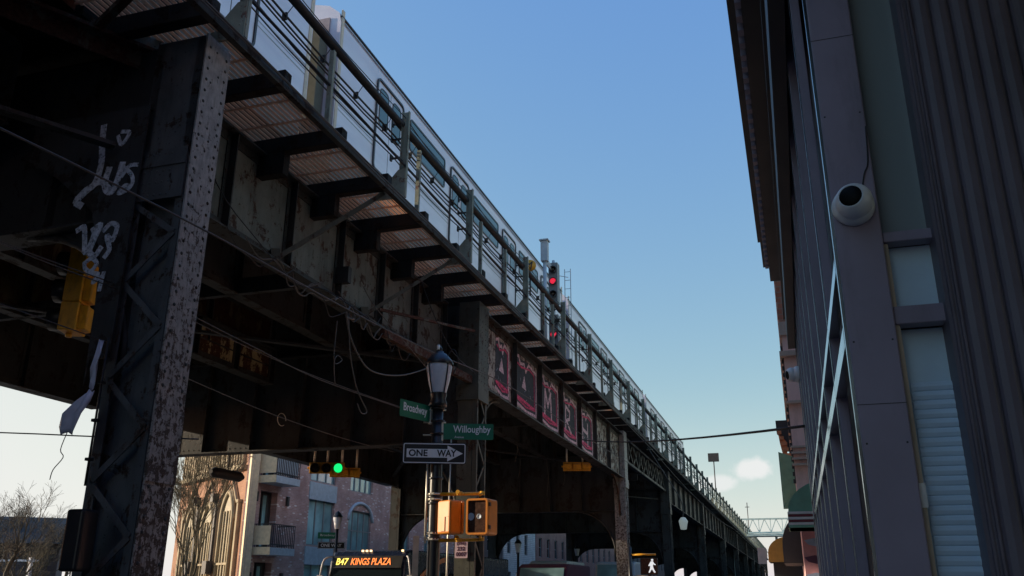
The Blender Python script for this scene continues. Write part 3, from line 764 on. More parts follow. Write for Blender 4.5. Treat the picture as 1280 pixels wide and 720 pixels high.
def train_car(L=18.3):
    t = thing('train_car', '', 'train car', (XF-1.5, 0, 8.68), 'cars of the silver train on the elevated track')
    zb, zt = 9.95, 13.02; y0, y1 = -L/2, L/2
    prof = [(XF-2.9, zb), (XF, zb), (XF, zt-.35), (XF-.05, zt-.1), (XF-.3, zt+.12), (XF-.9, zt+.3), (XF-2.0, zt+.3), (XF-2.6, zt+.12), (XF-2.85, zt-.1), (XF-2.9, zt-.35)]
    m = MB().prism(prof, (0, 0, 0), X3, Z3, (0, -1, 0), -y1, -y0)
    b = obj('body', m, 'steel', t)
    ORG[b.name] = ORG[t.name]
    for yy in (y0+.03, y1-.03-.1): obj('sunlit_edge', MB().box(XF-.02, XF+.012, yy, yy+.1, zb, zt-.02), 'train_sunlit', t)
    obj('underframe', MB().box(XF-2.8, XF-.04, y0+.1, y1-.1, 9.15, zb-.01), 'train_dark', t)
    obj('roof_edge', MB().box(XF-.04, XF+.015, y0+.02, y1-.02, zt-.20, zt-.17), 'train_dark', t)
    m = MB().box(XF+.001, XF+.012, y0+.14, y1-.14, zb, zb+.14).box(XF+.001, XF+.02, y0+.14, y1-.14, zt-.3, zt-.27)
    for z in (10.7, 10.8, 10.9): m.box(XF+.001, XF+.006, y0+.14, y1-.14, z, z+.02)
    obj('belt_rail', m, 'steel_corr', t)
    m = MB()
    for k in range(4):
        yc = y0+2.45+k*(L-4.9)/3
        # door pair
        d = MB().mat('steel')
        for s_ in (-1, 1):
            d.obox((XF, yc+s_*.33, 11.26), Y3, Z3, X3, -.318, .318, -1.0, 1.12, .001, .012)
        d.mat('train_dark'); d.box(XF+.001, XF+.008, yc-.01, yc+.01, 10.26, 12.38)
        dr = obj('door', d, None, t)
        d = MB(); ring(d, 1.42, 2.3, .16, .05, (XF, yc, 11.32), Y3, Z3, X3, .0, .035)
        obj('door_frame', d, 'train_dark', dr)
        for s_ in (-1, 1):
            d = MB().mat('train_dark'); ring(d, .46, .98, .14, .03, (XF, yc+s_*.33, 11.8), Y3, Z3, X3, .012, .024)
            d.mat('winglass').prism(rrect(.42, .94, .12), (XF, yc+s_*.33, 11.8), Y3, Z3, X3, .012, .018)
            obj('door_window', d, None, dr)
    for k in range(3):
        a = y0+2.45+k*(L-4.9)/3; b_ = a+(L-4.9)/3; yc = (a+b_)/2; wl_ = (b_-a)-2.2
        d = MB().mat('train_dark'); ring(d, wl_, .85, .1, .05, (XF, yc, 11.98), Y3, Z3, X3, .0, .022)
        d.mat('winglass').prism(rrect(wl_-.06, .79, .08), (XF, yc, 11.98), Y3, Z3, X3, .001, .01)
        d.mat('train_dark').box(XF+.01, XF+.02, yc-wl_*.5+.05, yc+wl_*.5-.05, 12.15, 12.17)
        obj('window', d, None, t)
    # ends
    for yy, s_ in ((y0, -1), (y1, 1)):
        m = MB().mat('train_pink').box(XF-2.6, XF-.25, min(yy+s_*.001, yy+s_*.03), max(yy+s_*.001, yy+s_*.03), zb, zt-.2)
        m.mat('train_end').prism(rrect(1.6, 2.3, .3), (XF-1.05, yy+s_*.2-.14, 11.4), X3, Z3, Y3, 0, .28)
        m.mat('train_dark')
        for q, x in enumerate((XF-.25, XF-.45)):
            m.tube(smoothpts([(x, yy+s_*.02, 10.4+.3*q), (x+.03, yy+s_*.25, 9.7), (x+.05, yy+s_*.48, 9.35), (x+.02, yy+s_*.53, 9.3)]), .035, 6)
        obj('end_door', m, None, t)
    m = MB()
    for s_ in (-1, 1):
        for q in (-1.1, 1.1):
            for xx in (-8.8, -10.25): m.lathe([(0, -.06), (.42, -.06), (.42, .06), (0, .06)], (xx, s_*(L/2-3.2)+q, 9.08), X3, 16)
        m.box(XF-2.6, XF-.35, s_*(L/2-3.2)-1.6, s_*(L/2-3.2)+1.6, 8.95, 9.2)
    m.box(XF-2.5, XF-.3, -3.5, 3.5, 8.95, 9.44)
    obj('bogie', m, 'train_dark', t)
    m = MB().box(XF-1.9, XF-1.1, -6, -3.4, zt+.3, zt+.42).box(XF-1.9, XF-1.1, 3.4, 6, zt+.3, zt+.42); obj('roof_unit', m, 'steel_corr', t)
    return t
tr = train_car()
CL = 18.3; GAP = 1.0
labs = ['nearest silver train car, ending just left of the open gap between cars',
        'second silver train car, right of the gap with hanging hoses',
        'third silver train car, passing behind the red railway signal mast',
        'fourth silver train car, seen small beyond the signal mast']
yst = [12.35-CL/2]; 
for k in range(3): yst.append(yst[-1]+CL+GAP)
tr.location = (tr.location.x, yst[0], 8.68); tr['label'] = labs[0]; tr.rotation_euler.x = TILT
tr.location.z += TILT*(yst[0]-PY)
for k in range(1, 4):
    copytree(tr, (tr.location.x, yst[k], 8.68+TILT*(yst[k]-PY)), label=labs[k])

# ================================================================== RIGHT SHOPFRONT
YF = 2.4
sh = thing('shopfront_building', 'dark plum shopfront building with fluted column and row of tall fins', 'building', (.6, 6, .13))
m = MB().box(.18, .30, YF, YF+.1, .13, 5.6); bev(obj('pilaster', m, 'plum', sh), .004)
for k in range(1, 10):
    y = YF+.84*k; w_ = .05 if k > 1 else .036
    m = MB().box(.18, .18+w_, y, y+.09, .13, 5.6); bev(obj('fin', m, 'plum', sh), .003)
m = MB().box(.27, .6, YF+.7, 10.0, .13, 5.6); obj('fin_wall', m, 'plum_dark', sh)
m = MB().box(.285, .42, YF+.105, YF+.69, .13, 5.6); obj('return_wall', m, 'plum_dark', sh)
for z, e in ((2.455, .04), (2.235, .055)):
    m = MB().box(.176, .21, YF+.104, 10.0, z, z+e); obj('rail_bar', m, 'plum_edge', sh)
m = MB().box(.172, .18, YF+.004, YF+.03, .13, 5.6); obj('edge_trim', m, 'plum_edge', sh)
for k in range(1, 10):
    y = YF+.84*k; m = MB().box(.176, .1795, y+.002, y+.012, .13, 5.6); obj('edge_trim', m, 'plum_edge', sh)
m = MB().box(.19, .3, 9.93, 10.06, .13, 5.2); obj('end_trim', m, 'cream', sh)
# cornice with dentils
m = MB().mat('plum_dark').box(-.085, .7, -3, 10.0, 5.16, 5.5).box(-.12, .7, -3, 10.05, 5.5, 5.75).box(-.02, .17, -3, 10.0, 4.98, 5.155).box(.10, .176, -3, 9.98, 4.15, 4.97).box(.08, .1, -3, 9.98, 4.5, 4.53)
m.mat('plum')
for k in range(85): m.box(-.06, -.022, -2.9+.15*k, -2.9+.15*k+.07, 5.06, 5.155)
obj('cornice', m, None, sh)
for z in (1.95, 2.22, 2.9):
    for x in (.192, .288): obj('screw', MB().dome((x, YF, z), (0, -1, 0), .0028, 8), 'plum_dark', sh)
for z in (2.05, 3.16): obj('panel_joint', MB().box(.1805, .2995, YF-.0006, YF+.001, z, z+.0018), 'black', sh)
obj('camera_cable', MB().tube(smoothpts([(.262, YF-.003, 2.64), (.275, YF-.004, 2.70), (.29, YF-.003, 2.74), (.297, YF-.003, 2.85)]), .0022, 6), 'cable', sh)
# entrance bay: glass between pilaster and fluted column
x0, x1 = .302, .425
for za, zc in ((2.50, 2.53), (2.265, 2.315), (4.3, 4.5)): bev(obj('transom', MB().box(x0, x1+.03, YF+.02, YF+.07, za, zc), 'plum', sh), .003)
gl = MB().box(x0, x1+.03, YF+.075, YF+.08, 2.53, 4.3); obj('upper_pane', gl, 'shop_glass', sh)
gl = MB().box(x0+.014, x1+.03, YF+.075, YF+.08, 2.315, 2.5); obj('middle_pane', gl, 'frost', sh)
gl = MB().box(x0+.016, x1+.03, YF+.085, YF+.09, .5, 2.265); obj('lower_pane', gl, 'frost', sh)
m = MB().box(x0, x0+.013, YF+.03, YF+.084, .5, 2.265).box(x0, x0+.012, YF+.03, YF+.074, 2.317, 2.498); obj('wood_reveal', m, 'tan', sh)
m = MB()
z = .5
while z < 2.10:
    m.prism([(.078, z), (.0745, z+.003), (.072, z+.012), (.0745, z+.021), (.078, z+.0244)], (x0+.022, YF, 0), Y3, Z3, X3, 0, x1-x0)
    z += .0245
obj('roller_blind', m, 'shutter', sh)
m = MB().box(x0-.0005, x0+.016, YF+.024, YF+.027, 1.79, 1.85); obj('paper_notice', m, 'paper', sh)
# fluted column
prof = [(.425, .16), (.425, .0), (.434, .0), (.436, -.006), (.442, -.006), (.444, .0), (.450, .0), (.452, -.006), (.458, -.006), (.460, .0)]
x = .464; k = 0
while x < 1.3:
    p = .050; d = .016
    prof += [(x, .002), (x+.006, -.004), (x+.021, -.008), (x+.036, -.006), (x+.043, .000), (x+.045, d*.6), (x+.048, d*.6)]
    x += p; k += 1
prof += [(x, -.004), (x, .16)]
m = MB().prism([(a, b) for a, b in prof], (0, YF-.02, 0), X3, Y3, Z3, .13, 5.6); obj('fluted_column', m, 'plum_flute', sh)
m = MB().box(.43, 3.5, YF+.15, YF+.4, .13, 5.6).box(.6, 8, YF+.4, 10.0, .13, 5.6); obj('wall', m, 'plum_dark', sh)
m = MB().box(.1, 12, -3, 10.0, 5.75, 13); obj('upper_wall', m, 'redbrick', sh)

def turret(c, nrm, look, s=1.0, label=''):
    t = thing('security_camera', label, 'security camera', c, 'white dome security cameras')
    n = Vector(nrm).normalized(); l = Vector(look).normalized()
    m = MB().lathe([(.0, 0), (.056*s, 0), (.058*s, .006*s), (.056*s, .022*s), (.050*s, .034*s), (.043*s, .036*s)], c, n, 32); obj('mount', m, 'cam_white', t)
    cc = Vector(c)+n*.048*s; r_ = .050*s
    prof = [(r_*math.sin(a), -r_*math.cos(a)) for a in [PI*k/36 for k in range(0, 29)]]
    e = prof[-1]; prof += [(e[0]*.93, e[1]-.002*s)]
    m = MB().lathe(prof, cc, l, 32); b = obj('ball', m, 'cam_white', t)
    m = MB().lathe([(e[0]*.95, e[1]-.001*s), (e[0]*.8, e[1]+.002*s), (e[0]*.45, e[1]+.004*s), (0, e[1]+.005*s)], cc, l, 24); obj('lens', m, 'cam_lens', t)
    return t
turret((.235, YF, 2.605), (0, -1, 0), (-.30, -1, .05), .98, 'white round security camera on the nearest plum pilaster')
turret((.18, 9.3, 3.70), (-1, 0, 0), (-1, -.4, -.15), 1.5, 'small distant security camera sticking out in front of the pink building')

# ================================================================== PINK BUILDING AND AWNINGS (right, beyond)
pk = thing('pink_building', 'pink stucco building with brick upper storey beyond the dark shopfront', 'building', (3, 15, .13))
m = MB().box(.06, 8, 14, 30, .13, 5.4); obj('wall', m, 'pink', pk)
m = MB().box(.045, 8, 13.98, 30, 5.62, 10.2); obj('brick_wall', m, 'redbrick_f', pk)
m = MB().box(.03, 8.1, 13.94, 30, 5.4, 5.62).box(.0, 8.1, 13.9, 30, 5.05, 5.13).box(.02, 8.1, 13.92, 30, 4.3, 4.34)
for k in range(4): m.box(.03, .9, 13.95-.01*k, 14, 3.62-.09*k, 3.65-.09*k)
obj('trim', m, 'pink_trim', pk)
for z in [5.7+.3*k for k in range(14)]: obj('quoin', MB().box(.03, .043, 13.96, 14.1, z, z+.14), 'redbrick_f', pk)
m = MB().box(.045, .058, 14.05, 14.12, 3.1, 5.3)
for z in [3.1+.11*k for k in range(20)]: m.box(.02, .05, 14.052, 14.118, z, z+.06)
obj('corner_bead', m, 'slate_dark', pk)
mu = MB().mat('mural_pink').box(.062, .6, 13.9, 13.97, .4, 2.66)
rnd = random.Random(2)
for k in range(9):
    z = 2.5-.24*k; mu.mat(('mural_dark', 'mural_blue', 'mural_dark', 'mural_blue', 'pink')[k % 5])
    a = .064+.02*rnd.random(); mu.prism([(a, z), (a+.15, z+.03), (a+.3, z-.02), (a+.5, z+.01), (a+.5, z-.08), (a+.2, z-.10), (a+.05, z-.06)], (0, 13.9, 0), X3, Z3, (0, -1, 0), .001+.0012*k, .006+.0012*k)
obj('mural', mu, None, pk)
oc = thing('shop_cornice', 'broken dark cornice with orange lit brackets sticking out over the street', 'cornice', (0, 19.5, 4))
m = MB().prism([(-.22, 5.0), (.15, 5.0), (.15, 3.9), (.05, 3.9), (.0, 4.4), (-.12, 4.7), (-.22, 4.8)], (0, 19.4, 0), X3, Z3, (0, -1, 0), -.6, 0); obj('moulding', m, 'slate_dark', oc)
m = MB()
for k in range(5): m.box(-.2+.03*k, -.12+.04*k, 19.2, 19.34, 4.75-.12*k, 4.68-.12*k+.0)
m.prism([(-.19, 4.72), (-.02, 4.5), (-.06, 4.1), (-.12, 4.2), (-.17, 4.5)], (0, 19.38, 0), X3, Z3, (0, -1, 0), 0, .12)
obj('bracket', m, 'orange_lit', oc)
def awning(name, label, x0, x1, y0, y1, z0, z1, mat, stripes=()):
    t = thing(name, label, 'awning', ((x0+x1)/2, (y0+y1)/2, z0))
    m = MB().mat(mat); n = 8; prof = []
    for k in range(n+1):
        a = PI/2*k/n; prof.append((x0+(x1-x0)*(1-math.cos(a))*1.0, z0+(z1-z0)*(.35+.65*math.sin(a))))
    poly = [(x0, z0)]+prof+[(x1, z0)]
    m.prism(poly, (0, y0, 0), X3, Z3, (0, -1, 0), -(y1-y0), 0)
    obj('canopy', m, None, t)
    if stripes:
        h = (z1-z0)*.34/len(stripes); m = MB()
        for k, s_ in enumerate(stripes): m.mat(s_).box(x0-.012, x1, y0-.012, y1+.01, z0+h*k, z0+h*(k+1)-.004)
        obj('valance', m, None, t)
    return t
awning('awning', 'green rounded awning with white and maroon stripes beside the plum fins', -.09, .5, 12.9, 13.8, 2.38, 3.02, 'awn_green', ('awn_green', 'awn_white', 'awn_maroon', 'awn_white', 'awn_maroon', 'awn_white'))
bs = MB().prism([(-.2, 3.0), (.2, 3.0), (.2, 3.9), (-.2, 4.05)], (0, 17.4, 0), X3, Z3, (0, -1, 0), -.12, 0); tag(obj('sign_board', bs, 'awn_green'), 'plain dark green board rising behind the striped awning', 'board')
awning('awning', 'dark slate awning below the striped green one', -.3, .1, 18.5, 21, 2.05, 2.95, 'awn_dark')
awning('awning', 'mustard yellow awning farther down the street', -.98, -.3, 31, 33, 2.4, 3.2, 'awn_yellow')
m = MB().box(-1.42, -1.12, 33.5, 33.6, 2.4, 2.95); tag(obj('sign_board', m, 'awn_white'), 'small white blank board hanging left of the yellow awning', 'board')
m = MB().box(-.85, .1, 31.2, 60, .13, 2.4).box(.3, 10, 22, 140, .13, 5.5); tag(obj('shop_row', m, 'awn_dark'), 'dark row of low shops under the yellow awning', 'building')

# ================================================================== BACKGROUND BUILDINGS (left side of the avenue)
def window(parent, o, u, v, n, a0, a1, b0, b1, fmat='frame_grey', gmat='teal_glass', mull=1, trans=0, depth=.18):
    fr = MB(); f = .07
    fr.obox(o, u, v, n, a0, a1, b0, b0+f, -depth, -depth+.08); fr.obox(o, u, v, n, a0, a1, b1-f, b1, -depth, -depth+.08)
    fr.obox(o, u, v, n, a0, a0+f, b0+f, b1-f, -depth, -depth+.08); fr.obox(o, u, v, n, a1-f, a1, b0+f, b1-f, -depth, -depth+.08)
    for k in range(1, mull+1):
        c = a0+(a1-a0)*k/(mull+1); fr.obox(o, u, v, n, c-.05, c+.05, b0+f, b1-f, -depth, -depth+.075)
    for k in range(1, trans+1):
        c = b0+(b1-b0)*k/(trans+1); fr.obox(o, u, v, n, a0+f, a1-f, c-.03, c+.03, -depth, -depth+.07)
    w_ = obj('window', fr, fmat, parent)
    obj('pane', MB().obox(o, u, v, n, a0+f*.5, a1-f*.5, b0+f*.5, b1-f*.5, -depth+.01, -depth+.03), gmat, w_)
    return w_
# modern brick apartment block on the corner
ap = thing('apartment_building', 'modern purple brick apartment block with balconies and tall teal windows', 'building', (-27, 45, .13))
o = Vector((-24, 35.6, .13)); u, v, n = Y3, Z3, X3
holes = []
FL = 3.25
for f in range(4):
    zb = .0+f*FL
    holes.append((.75, 2.2, zb-.1+.0 if f else .02, zb+2.5))      # balcony recess
    holes.append((5.2, 7.9, zb+.2, zb+2.6))
    holes.append((9.6, 12.4, zb+.1, zb+2.3))
    holes.append((15.5, 18.0, zb+.2, zb+2.5)); holes.append((20.5, 23, zb+.2, zb+2.5))
obj('wall', MB().wall(o, u, v, n, 26, 14.2, .35, holes), 'apt_brick', ap)
obj('core', MB().prism([(-24.6, 36.3), (-33, 42.2), (-33, 61.5), (-24.6, 61.5)], (0, 0, .13), X3, Y3, Z3, 0, 13.8), 'slate_dark', ap)
for f in range(4):
    zb = .0+f*FL
    for q, h in enumerate(holes[5*f:5*f+5]):
        if q == 0:
            d = window(ap, o, u, v, n, h[0]+.5, h[1]-.45, h[2], h[3]-.1, 'slate_dark', 'teal_glass', 0, 0, .3)
            obj('recess_panel', MB().obox(o, u, v, n, h[0], h[1], h[2], h[3], -.5, -.36), 'slate_dark', ap)
        else: window(ap, o, u, v, n, *h, mull=2 if q == 1 else 3, trans=0 if q == 1 else 1)
    # slate spandrels under the tall windows
    obj('spandrel', MB().obox(o, u, v, n, 5.1, 8.0, zb-.75, zb+.14, -.02, .05), 'slate', ap)
    obj('arch_trim', MB().tube([o+u*(11+1.5*math.cos(t))+v*(zb+1.75+1.0*math.sin(t))+n*.03 for t in [PI*k/12 for k in range(13)]], .1, 6), 'slate', ap)
    bz = zb-.1
    b = MB().mat('slate').obox(o, u, v, n,   .4, 2.5, bz-.34, bz-.02, .002, 1.0)
    bl = obj('balcony', b, None, ap)
    obj('end_panel', MB().obox(o, u, v, n, .38, .398, bz-.34, bz-.0, .01, .99), 'cream', bl)
    rl = MB()
    for k in range(14): a = .46+2.0*k/13; rl.obox(o, u, v, n, a-.012, a+.012, bz, bz+1.0, .94, .97)
    for k in range(5): rl.obox(o, u, v, n, .45, .475, bz, bz+1.0, .1+.19*k, .125+.19*k); rl.obox(o, u, v, n, 2.43, 2.455, bz, bz+1.0, .1+.19*k, .125+.19*k)
    for z in (bz+1.0, bz+.1): rl.obox(o, u, v, n, .44, 2.47, z, z+.04, .93, .98).obox(o, u, v, n, .44, .49, z, z+.04, .02, .93).obox(o, u, v, n, 2.42, 2.47, z, z+.04, .02, .93)
    obj('balustrade', rl, 'slate_dark', bl)
    if f in (1, 2): obj('side_screen', MB().obox(o, u, v, n, .41, .435, bz+.1, bz+(.95 if f == 1 else 1.9), .05, .92), 'cream', bl)
    if f == 2: obj('front_screen', MB().obox(o, u, v, n, .5, 2.4, bz+.05, bz+1.0, .89, .91), 'slate', bl)
for z in (1.6, 5.2): obj('wall_light', MB().obox(o, u, v, n, .2, .42, z, z+.45, 0, .12), 'slate_dark', ap); obj('wall_light', MB().obox(o, u, v, n, 2.95, 3.12, z, z+.45, 0, .12), 'slate_dark', ap)
# sunlit corner and side wall, running along the side street
u2 = Vector((-.82, .57, 0)).normalized(); n2 = Vector((-.57, -.82, 0)).normalized()
m = MB().obox((-24.02, 35.58, .13), u2, Z3, n2, .0, .34, 0, 14.3, -.3, .12); obj('corner_pier', m, 'cream', ap)
# church-like facade with pointed arches
ch = thing('church_building', 'sunlit brick church front with tall pointed arch windows and pale stone piers', 'building', (-29, 40, .13))
o = Vector((-24.8, 36.2, .13)); W = 9.6
def gothic(cx, w0, zb, zs, seg=7):
    """pointed arch outline, base zb, springing zs"""
    P = [(cx-w0/2, zb), (cx+w0/2, zb), (cx+w0/2, zs)]
    for k in range(1, seg+1): a = R(60)*k/seg; P.append((cx-w0/2+w0*math.cos(a), zs+w0*math.sin(a)))
    for k in range(seg-1, -1, -1): a = R(60)*k/seg; P.append((cx+w0/2-w0*math.cos(a), zs+w0*math.sin(a)))
    return P
obj('wall', MB().obox(o, u2, Z3, n2, -.1, W, 0, 11.5, -.5, 0), 'church_wall', ch)
for k, (cx, zz) in enumerate(((1.75, 5.4), (4.4, 5.0), (7.0, 4.9))):
    w0 = 1.55
    m = MB().prism(gothic(cx, w0, 1.4, zz-.9), o, u2, Z3, n2, .01, .05); wn_ = obj('window', m, 'church_pane', ch)
    P = gothic(cx, w0, 1.4, zz-.9); pts = [o+u2*a+Z3*b+n2*.08 for a, b in P[2:]]+[o+u2*P[0][0]+Z3*P[0][1]+n2*.08]
    pts = [o+u2*P[1][0]+Z3*P[1][1]+n2*.08]+pts
    obj('arch_moulding', MB().tube(pts, .11, 6).tube([p+n2*.0+(p-(o+u2*cx+Z3*(zz-.9)))*.22 for p in pts[1:-1]], .05, 5), 'stone', wn_)
    tr_ = MB()
    for q in (-.38, 0, .38): tr_.obox(o, u2, Z3, n2, cx+q-.035, cx+q+.035, 1.45, zz-.5, .05, .12)
    tr_.obox(o, u2, Z3, n2, cx-.7, cx+.7, 2.4, 2.5, .05, .14)
    obj('tracery', tr_, 'stone', wn_)
    # gable over the arch
    m = MB().tube([o+u2*(cx-1.15)+Z3*(zz-.1)+n2*.1, o+u2*cx+Z3*(zz+1.5)+n2*.1, o+u2*(cx+1.15)+Z3*(zz-.1)+n2*.1], .08, 5); obj('gable_moulding', m, 'stone', ch)
for cx in (.35, 3.05, 5.7, 8.3):
    m = MB().obox(o, u2, Z3, n2, cx-.1, cx+.1, 0, 5.2, .0, .16).obox(o, u2, Z3, n2, cx-.07, cx+.07, 6.9, 11.5, .0, .14).obox(o, u2, Z3, n2, cx-.14, cx+.14, 5.2, 5.35, .0, .2)
    obj('pier', m, 'stone', ch)
m = MB()
for k in range(26): m.obox(o, u2, Z3, n2, .4+.35*k-.06, .4+.35*k+.06, 7.0, 10.8, .01, .14)
m.obox(o, u2, Z3, n2, 0, W-.2, 6.75, 6.95, .0, .3)
obj('blind_arcade', m, 'stone', ch)
for cx in (3.05, 5.7):
    m = MB(); m.obox(o, u2, Z3, n2, cx-.28, cx+.28, 2.0, 2.6, .17, .5).obox(o, u2, Z3, n2, cx-.06, cx+.12, 2.6, 5.4, .17, .26).obox(o, u2, Z3, n2, cx-.2, cx+.2, 5.4, 5.8, .17, .5)
    obj('downpipe_box', m, 'slate_dark', ch)
# other buildings seen under the railway
def plain_block(label, y0, y1, h, mat, wins, x=-24, gm='dark_glass'):
    t = thing('building', label, 'building', (x-5, (y0+y1)/2, .13)); o = Vector((x, y0, .13)); W = y1-y0
    hs = []
    nx = int(W/3.2)
    for f in range(int(h/3.3)):
        for k in range(nx): a = 1.0+k*(W-2)/max(nx, 1); hs.append((a, a+1.1, .9+3.3*f, 2.7+3.3*f))
    obj('wall', MB().wall(o, Y3, Z3, X3, W, h, .3, hs), mat, t)
    obj('core', MB().box(x-12, x-.35, y0+.1, y1-.1, .13, h), 'slate_dark', t)
    for hh in hs: window(t, o, Y3, Z3, X3, *hh, 'frame_grey', gm, 0, 1)
    m = MB().box(x-.1, x+.4, y0, y1, h+.13, h+.5); obj('cornice', m, 'slate', t)
    return t
plain_block('dark brick house far behind the first lattice column', 62, 73, 10.5, 'darkbldg', 0)
plain_block('pale white brick building far across the avenue', 73.3, 83, 11, 'whitebrick', 0)
plain_block('brown brick row house beyond the white brick building', 83.3, 97, 9.5, 'redbrick', 0)
plain_block('red brick tenement seen low beyond the row house', 97.3, 122, 10, 'redbrick', 0)
plain_block('grey brick tenement at the far end of the avenue', 122.3, 175, 9, 'darkbldg', 0)
# out-of-view block at left, added to shade the shopfront and first column
t = plain_block('unseen dark brick block added at near left to shade the shopfront', -60, 4.6, 14.5, 'darkbldg', 0)
rb = thing('unseen_building', 'unseen red brick building behind the viewer, added to cut the sky light', 'building', (7, -30, .13))  # out of view, added to lower the sky light on the shopfront
obj('wall', MB().wall((.5, -60, .13), Y3, Z3, (-1, 0, 0), 56.8, 11.5, .3, [(2+3.3*k, 3.2+3.3*k, 4.5+3.4*f, 6.4+3.4*f) for k in range(16) for f in range(2)]), 'redbrick', rb)
obj('core', MB().box(.85, 12, -60, -3.2, .13, 11.5), 'slate_dark', rb)
obj('end_wall', MB().box(.5, 12, -3.19, -3.01, .13, 11.5), 'redbrick', rb)
# dim house among trees, lower left
hb = thing('house', 'dark gabled house behind bare trees at the left edge', 'house', (-58, 52, 0))
o = Vector((-49.0, 54.6, 0)); uu = Vector((-.75, -.66, 0)).normalized(); nn_ = Vector((.66, -.75, 0)).normalized()
hs = [(1, 2, 1, 2.6), (3.5, 4.5, 1, 2.6), (6, 7, 1, 2.6), (1, 2, 4, 5.4), (3.5, 4.5, 4, 5.4), (6, 7, 4, 5.4)]
o = Vector((-51.0, 52.5, -.9))
obj('wall', MB().wall(o, uu, Z3, nn_, 16, 5.4, .3, hs).obox(o, uu, Z3, nn_, 0, .3, 0, 5.4, -9, -.3), 'darkbldg', hb)
for hh in hs: window(hb, o, uu, Z3, nn_, *[min(q, 5.3) if i > 1 else q for i, q in enumerate(hh)], 'frame_grey', 'dark_glass', 0, 0)
obj('roof', MB().prism([(-.5, 5.2), (.6, 5.3), (-4.4, 7.4), (-9.6, 5.2)], o, nn_, Z3, uu, -.4, 16.3), 'slate_dark', hb)
m = MB().box(-45.5, -45.3, 44.5, 44.7, 0, 3.2).obox((-48.6, 42.8, 2.95), (.9, .43, 0), Z3, (.43, -.9, 0), 0, 4.2, 0, .12, 0, .1); tag(obj('street_sign_gantry', m, 'white'), 'thin pale bar standing low in the side street at left', 'sign post')

# ================================================================== TREES
def bare_tree(name, label, base, H, spread, seed, mat, lean=(0, 0), depth=6, r0=.16, group=None, twigs=3):
    rnd = random.Random(seed); t = thing(name, label, 'tree', base, group); base = Vector(base)
    trunk = MB(); crown = MB()
    def grow(p, d, L, r, k):
        n = 3; pts = [p]; rs = [r]; q = p; dd = d.copy()
        for i in range(n):
            dd = (dd+Vector((rnd.uniform(-1, 1), rnd.uniform(-1, 1), rnd.uniform(-.4, .8)))*.13).normalized()
            q = q+dd*L/n; pts.append(q); rs.append(max(r*(1-.4*(i+1)/n), .007))
        (trunk if k == 0 else crown).tube(pts, rs, 7 if k < 2 else 4 if k < 4 else 3, cap=False)
        if k >= depth: return
        for c in range(twigs if k else twigs+2):
            a = rnd.uniform(0, 2*PI); ax = dd.orthogonal().normalized(); ax.rotate(Matrix.Rotation(a, 3, dd))
            nd = (dd*rnd.uniform(.7, 1.1)+ax*rnd.uniform(.35, .85)*spread+Vector((lean[0], lean[1], .12))).normalized()
            st = pts[-1] if c < 2 else pts[rnd.choice((1, 2))]
            grow(st, nd, L*rnd.uniform(.6, .82), r*.52, k+1)
    grow(base, Vector((lean[0]*.3, lean[1]*.3, 1)).normalized(), H*.30, r0, 0)
    obj('trunk', trunk, mat, t); obj('crown', crown, mat, t)
    return t
bare_tree('bare_tree', 'sunlit bare street tree with upright twigs before the church windows', (-24.2, 31.8, .1), 9.2, .5, 5, 'bark_lit', (-.03, 0), 7, .11, None, 3)
bare_tree('bare_tree', 'leafless tree at the far left edge with open branches against white sky', (-40.7, 38.5, 0), 7.4, .95, 11, 'bark', (0, 0), 6, .2)
bare_tree('bare_tree', 'bare hazy tree behind the dark house at lower left', (-57.5, 57, 0), 8.5, .9, 21, 'bark', (0, 0), 6, .2)
bare_tree('bare_tree', 'yellowish bare tree right of the dark house, low in the side street', (-56, 57.8, 0), 6.6, .9, 31, 'bark_lit', (0, 0), 6, .18)
bare_tree('bare_tree', 'brownish bare shrub tree low in front of the dark house', (-43.7, 42.2, 0), 5.0, 1.0, 41, 'bark_lit', (0, 0), 6, .12)
bare_tree('bare_tree', 'dense dark bare tree rising over the roof of the gabled house', (-54, 51.2, 0), 8.8, .9, 61, 'bark', (0, 0), 7, .2)
bare_tree('bare_tree', 'bushy bare tree between the gabled house and the street', (-50.5, 50.2, 0), 6.6, .95, 71, 'bark', (0, 0), 7, .16)
bare_tree('bare_tree', 'small pale bare tree farthest down the side street', (-72, 75.5, 0), 8.0, .9, 51, 'bark', (0, 0), 5, .2)

# ================================================================== LAMP POST WITH SIGNS
lx, ly = -4.72, 11.36
lp = thing('lamp_post', 'black street lamp post with frosted lantern carrying street name signs', 'lamp post', (lx, ly, .13))
m = MB().lathe([(.16, .13), (.16, .5), (.11, .7), (.09, 1.0), (.085, 3.0), (.075, 4.05), (.0, 4.05)], (lx, ly, 0), Z3, 20)
for z in (2.75, 2.66, 2.27, 2.2, 3.0, 3.62, 3.8, 3.98): m.lathe([(.09, z), (.10, z+.005), (.10, z+.03), (.09, z+.035)], (lx, ly, 0), Z3, 16)
obj('pole', m, 'lamp_black', lp)
m = MB().lathe([(.0, 4.02), (.13, 4.02), (.125, 4.08), (.105, 4.14), (.12, 4.19), (.12, 4.22)], (lx, ly, 0), Z3, 20); obj('collar', m, 'lamp_black', lp)
LZ = 4.18
m = MB().lathe([(.11, 4.22), (.155, 4.40), (.185, 4.60), (.175, 4.66), (.0, 4.66)], (lx, ly, 0), Z3, 24)
gl = obj('lantern_glass', m, 'lamp_glass', lp)
m = MB().lathe([(.2, 4.64), (.205, 4.665), (.17, 4.72), (.11, 4.79), (.06, 4.82), (.055, 4.84), (.0, 4.85)], (lx, ly, 0), Z3, 24)
for k in range(4):
    a = PI/4+k*PI/2+.3; c, s_ = math.cos(a), math.sin(a)
    m.tube([(lx+c*r_, ly+s_*r_, z) for r_, z in ((.115, 4.2), (.162, 4.40), (.192, 4.60), (.19, 4.65))], .010, 5)
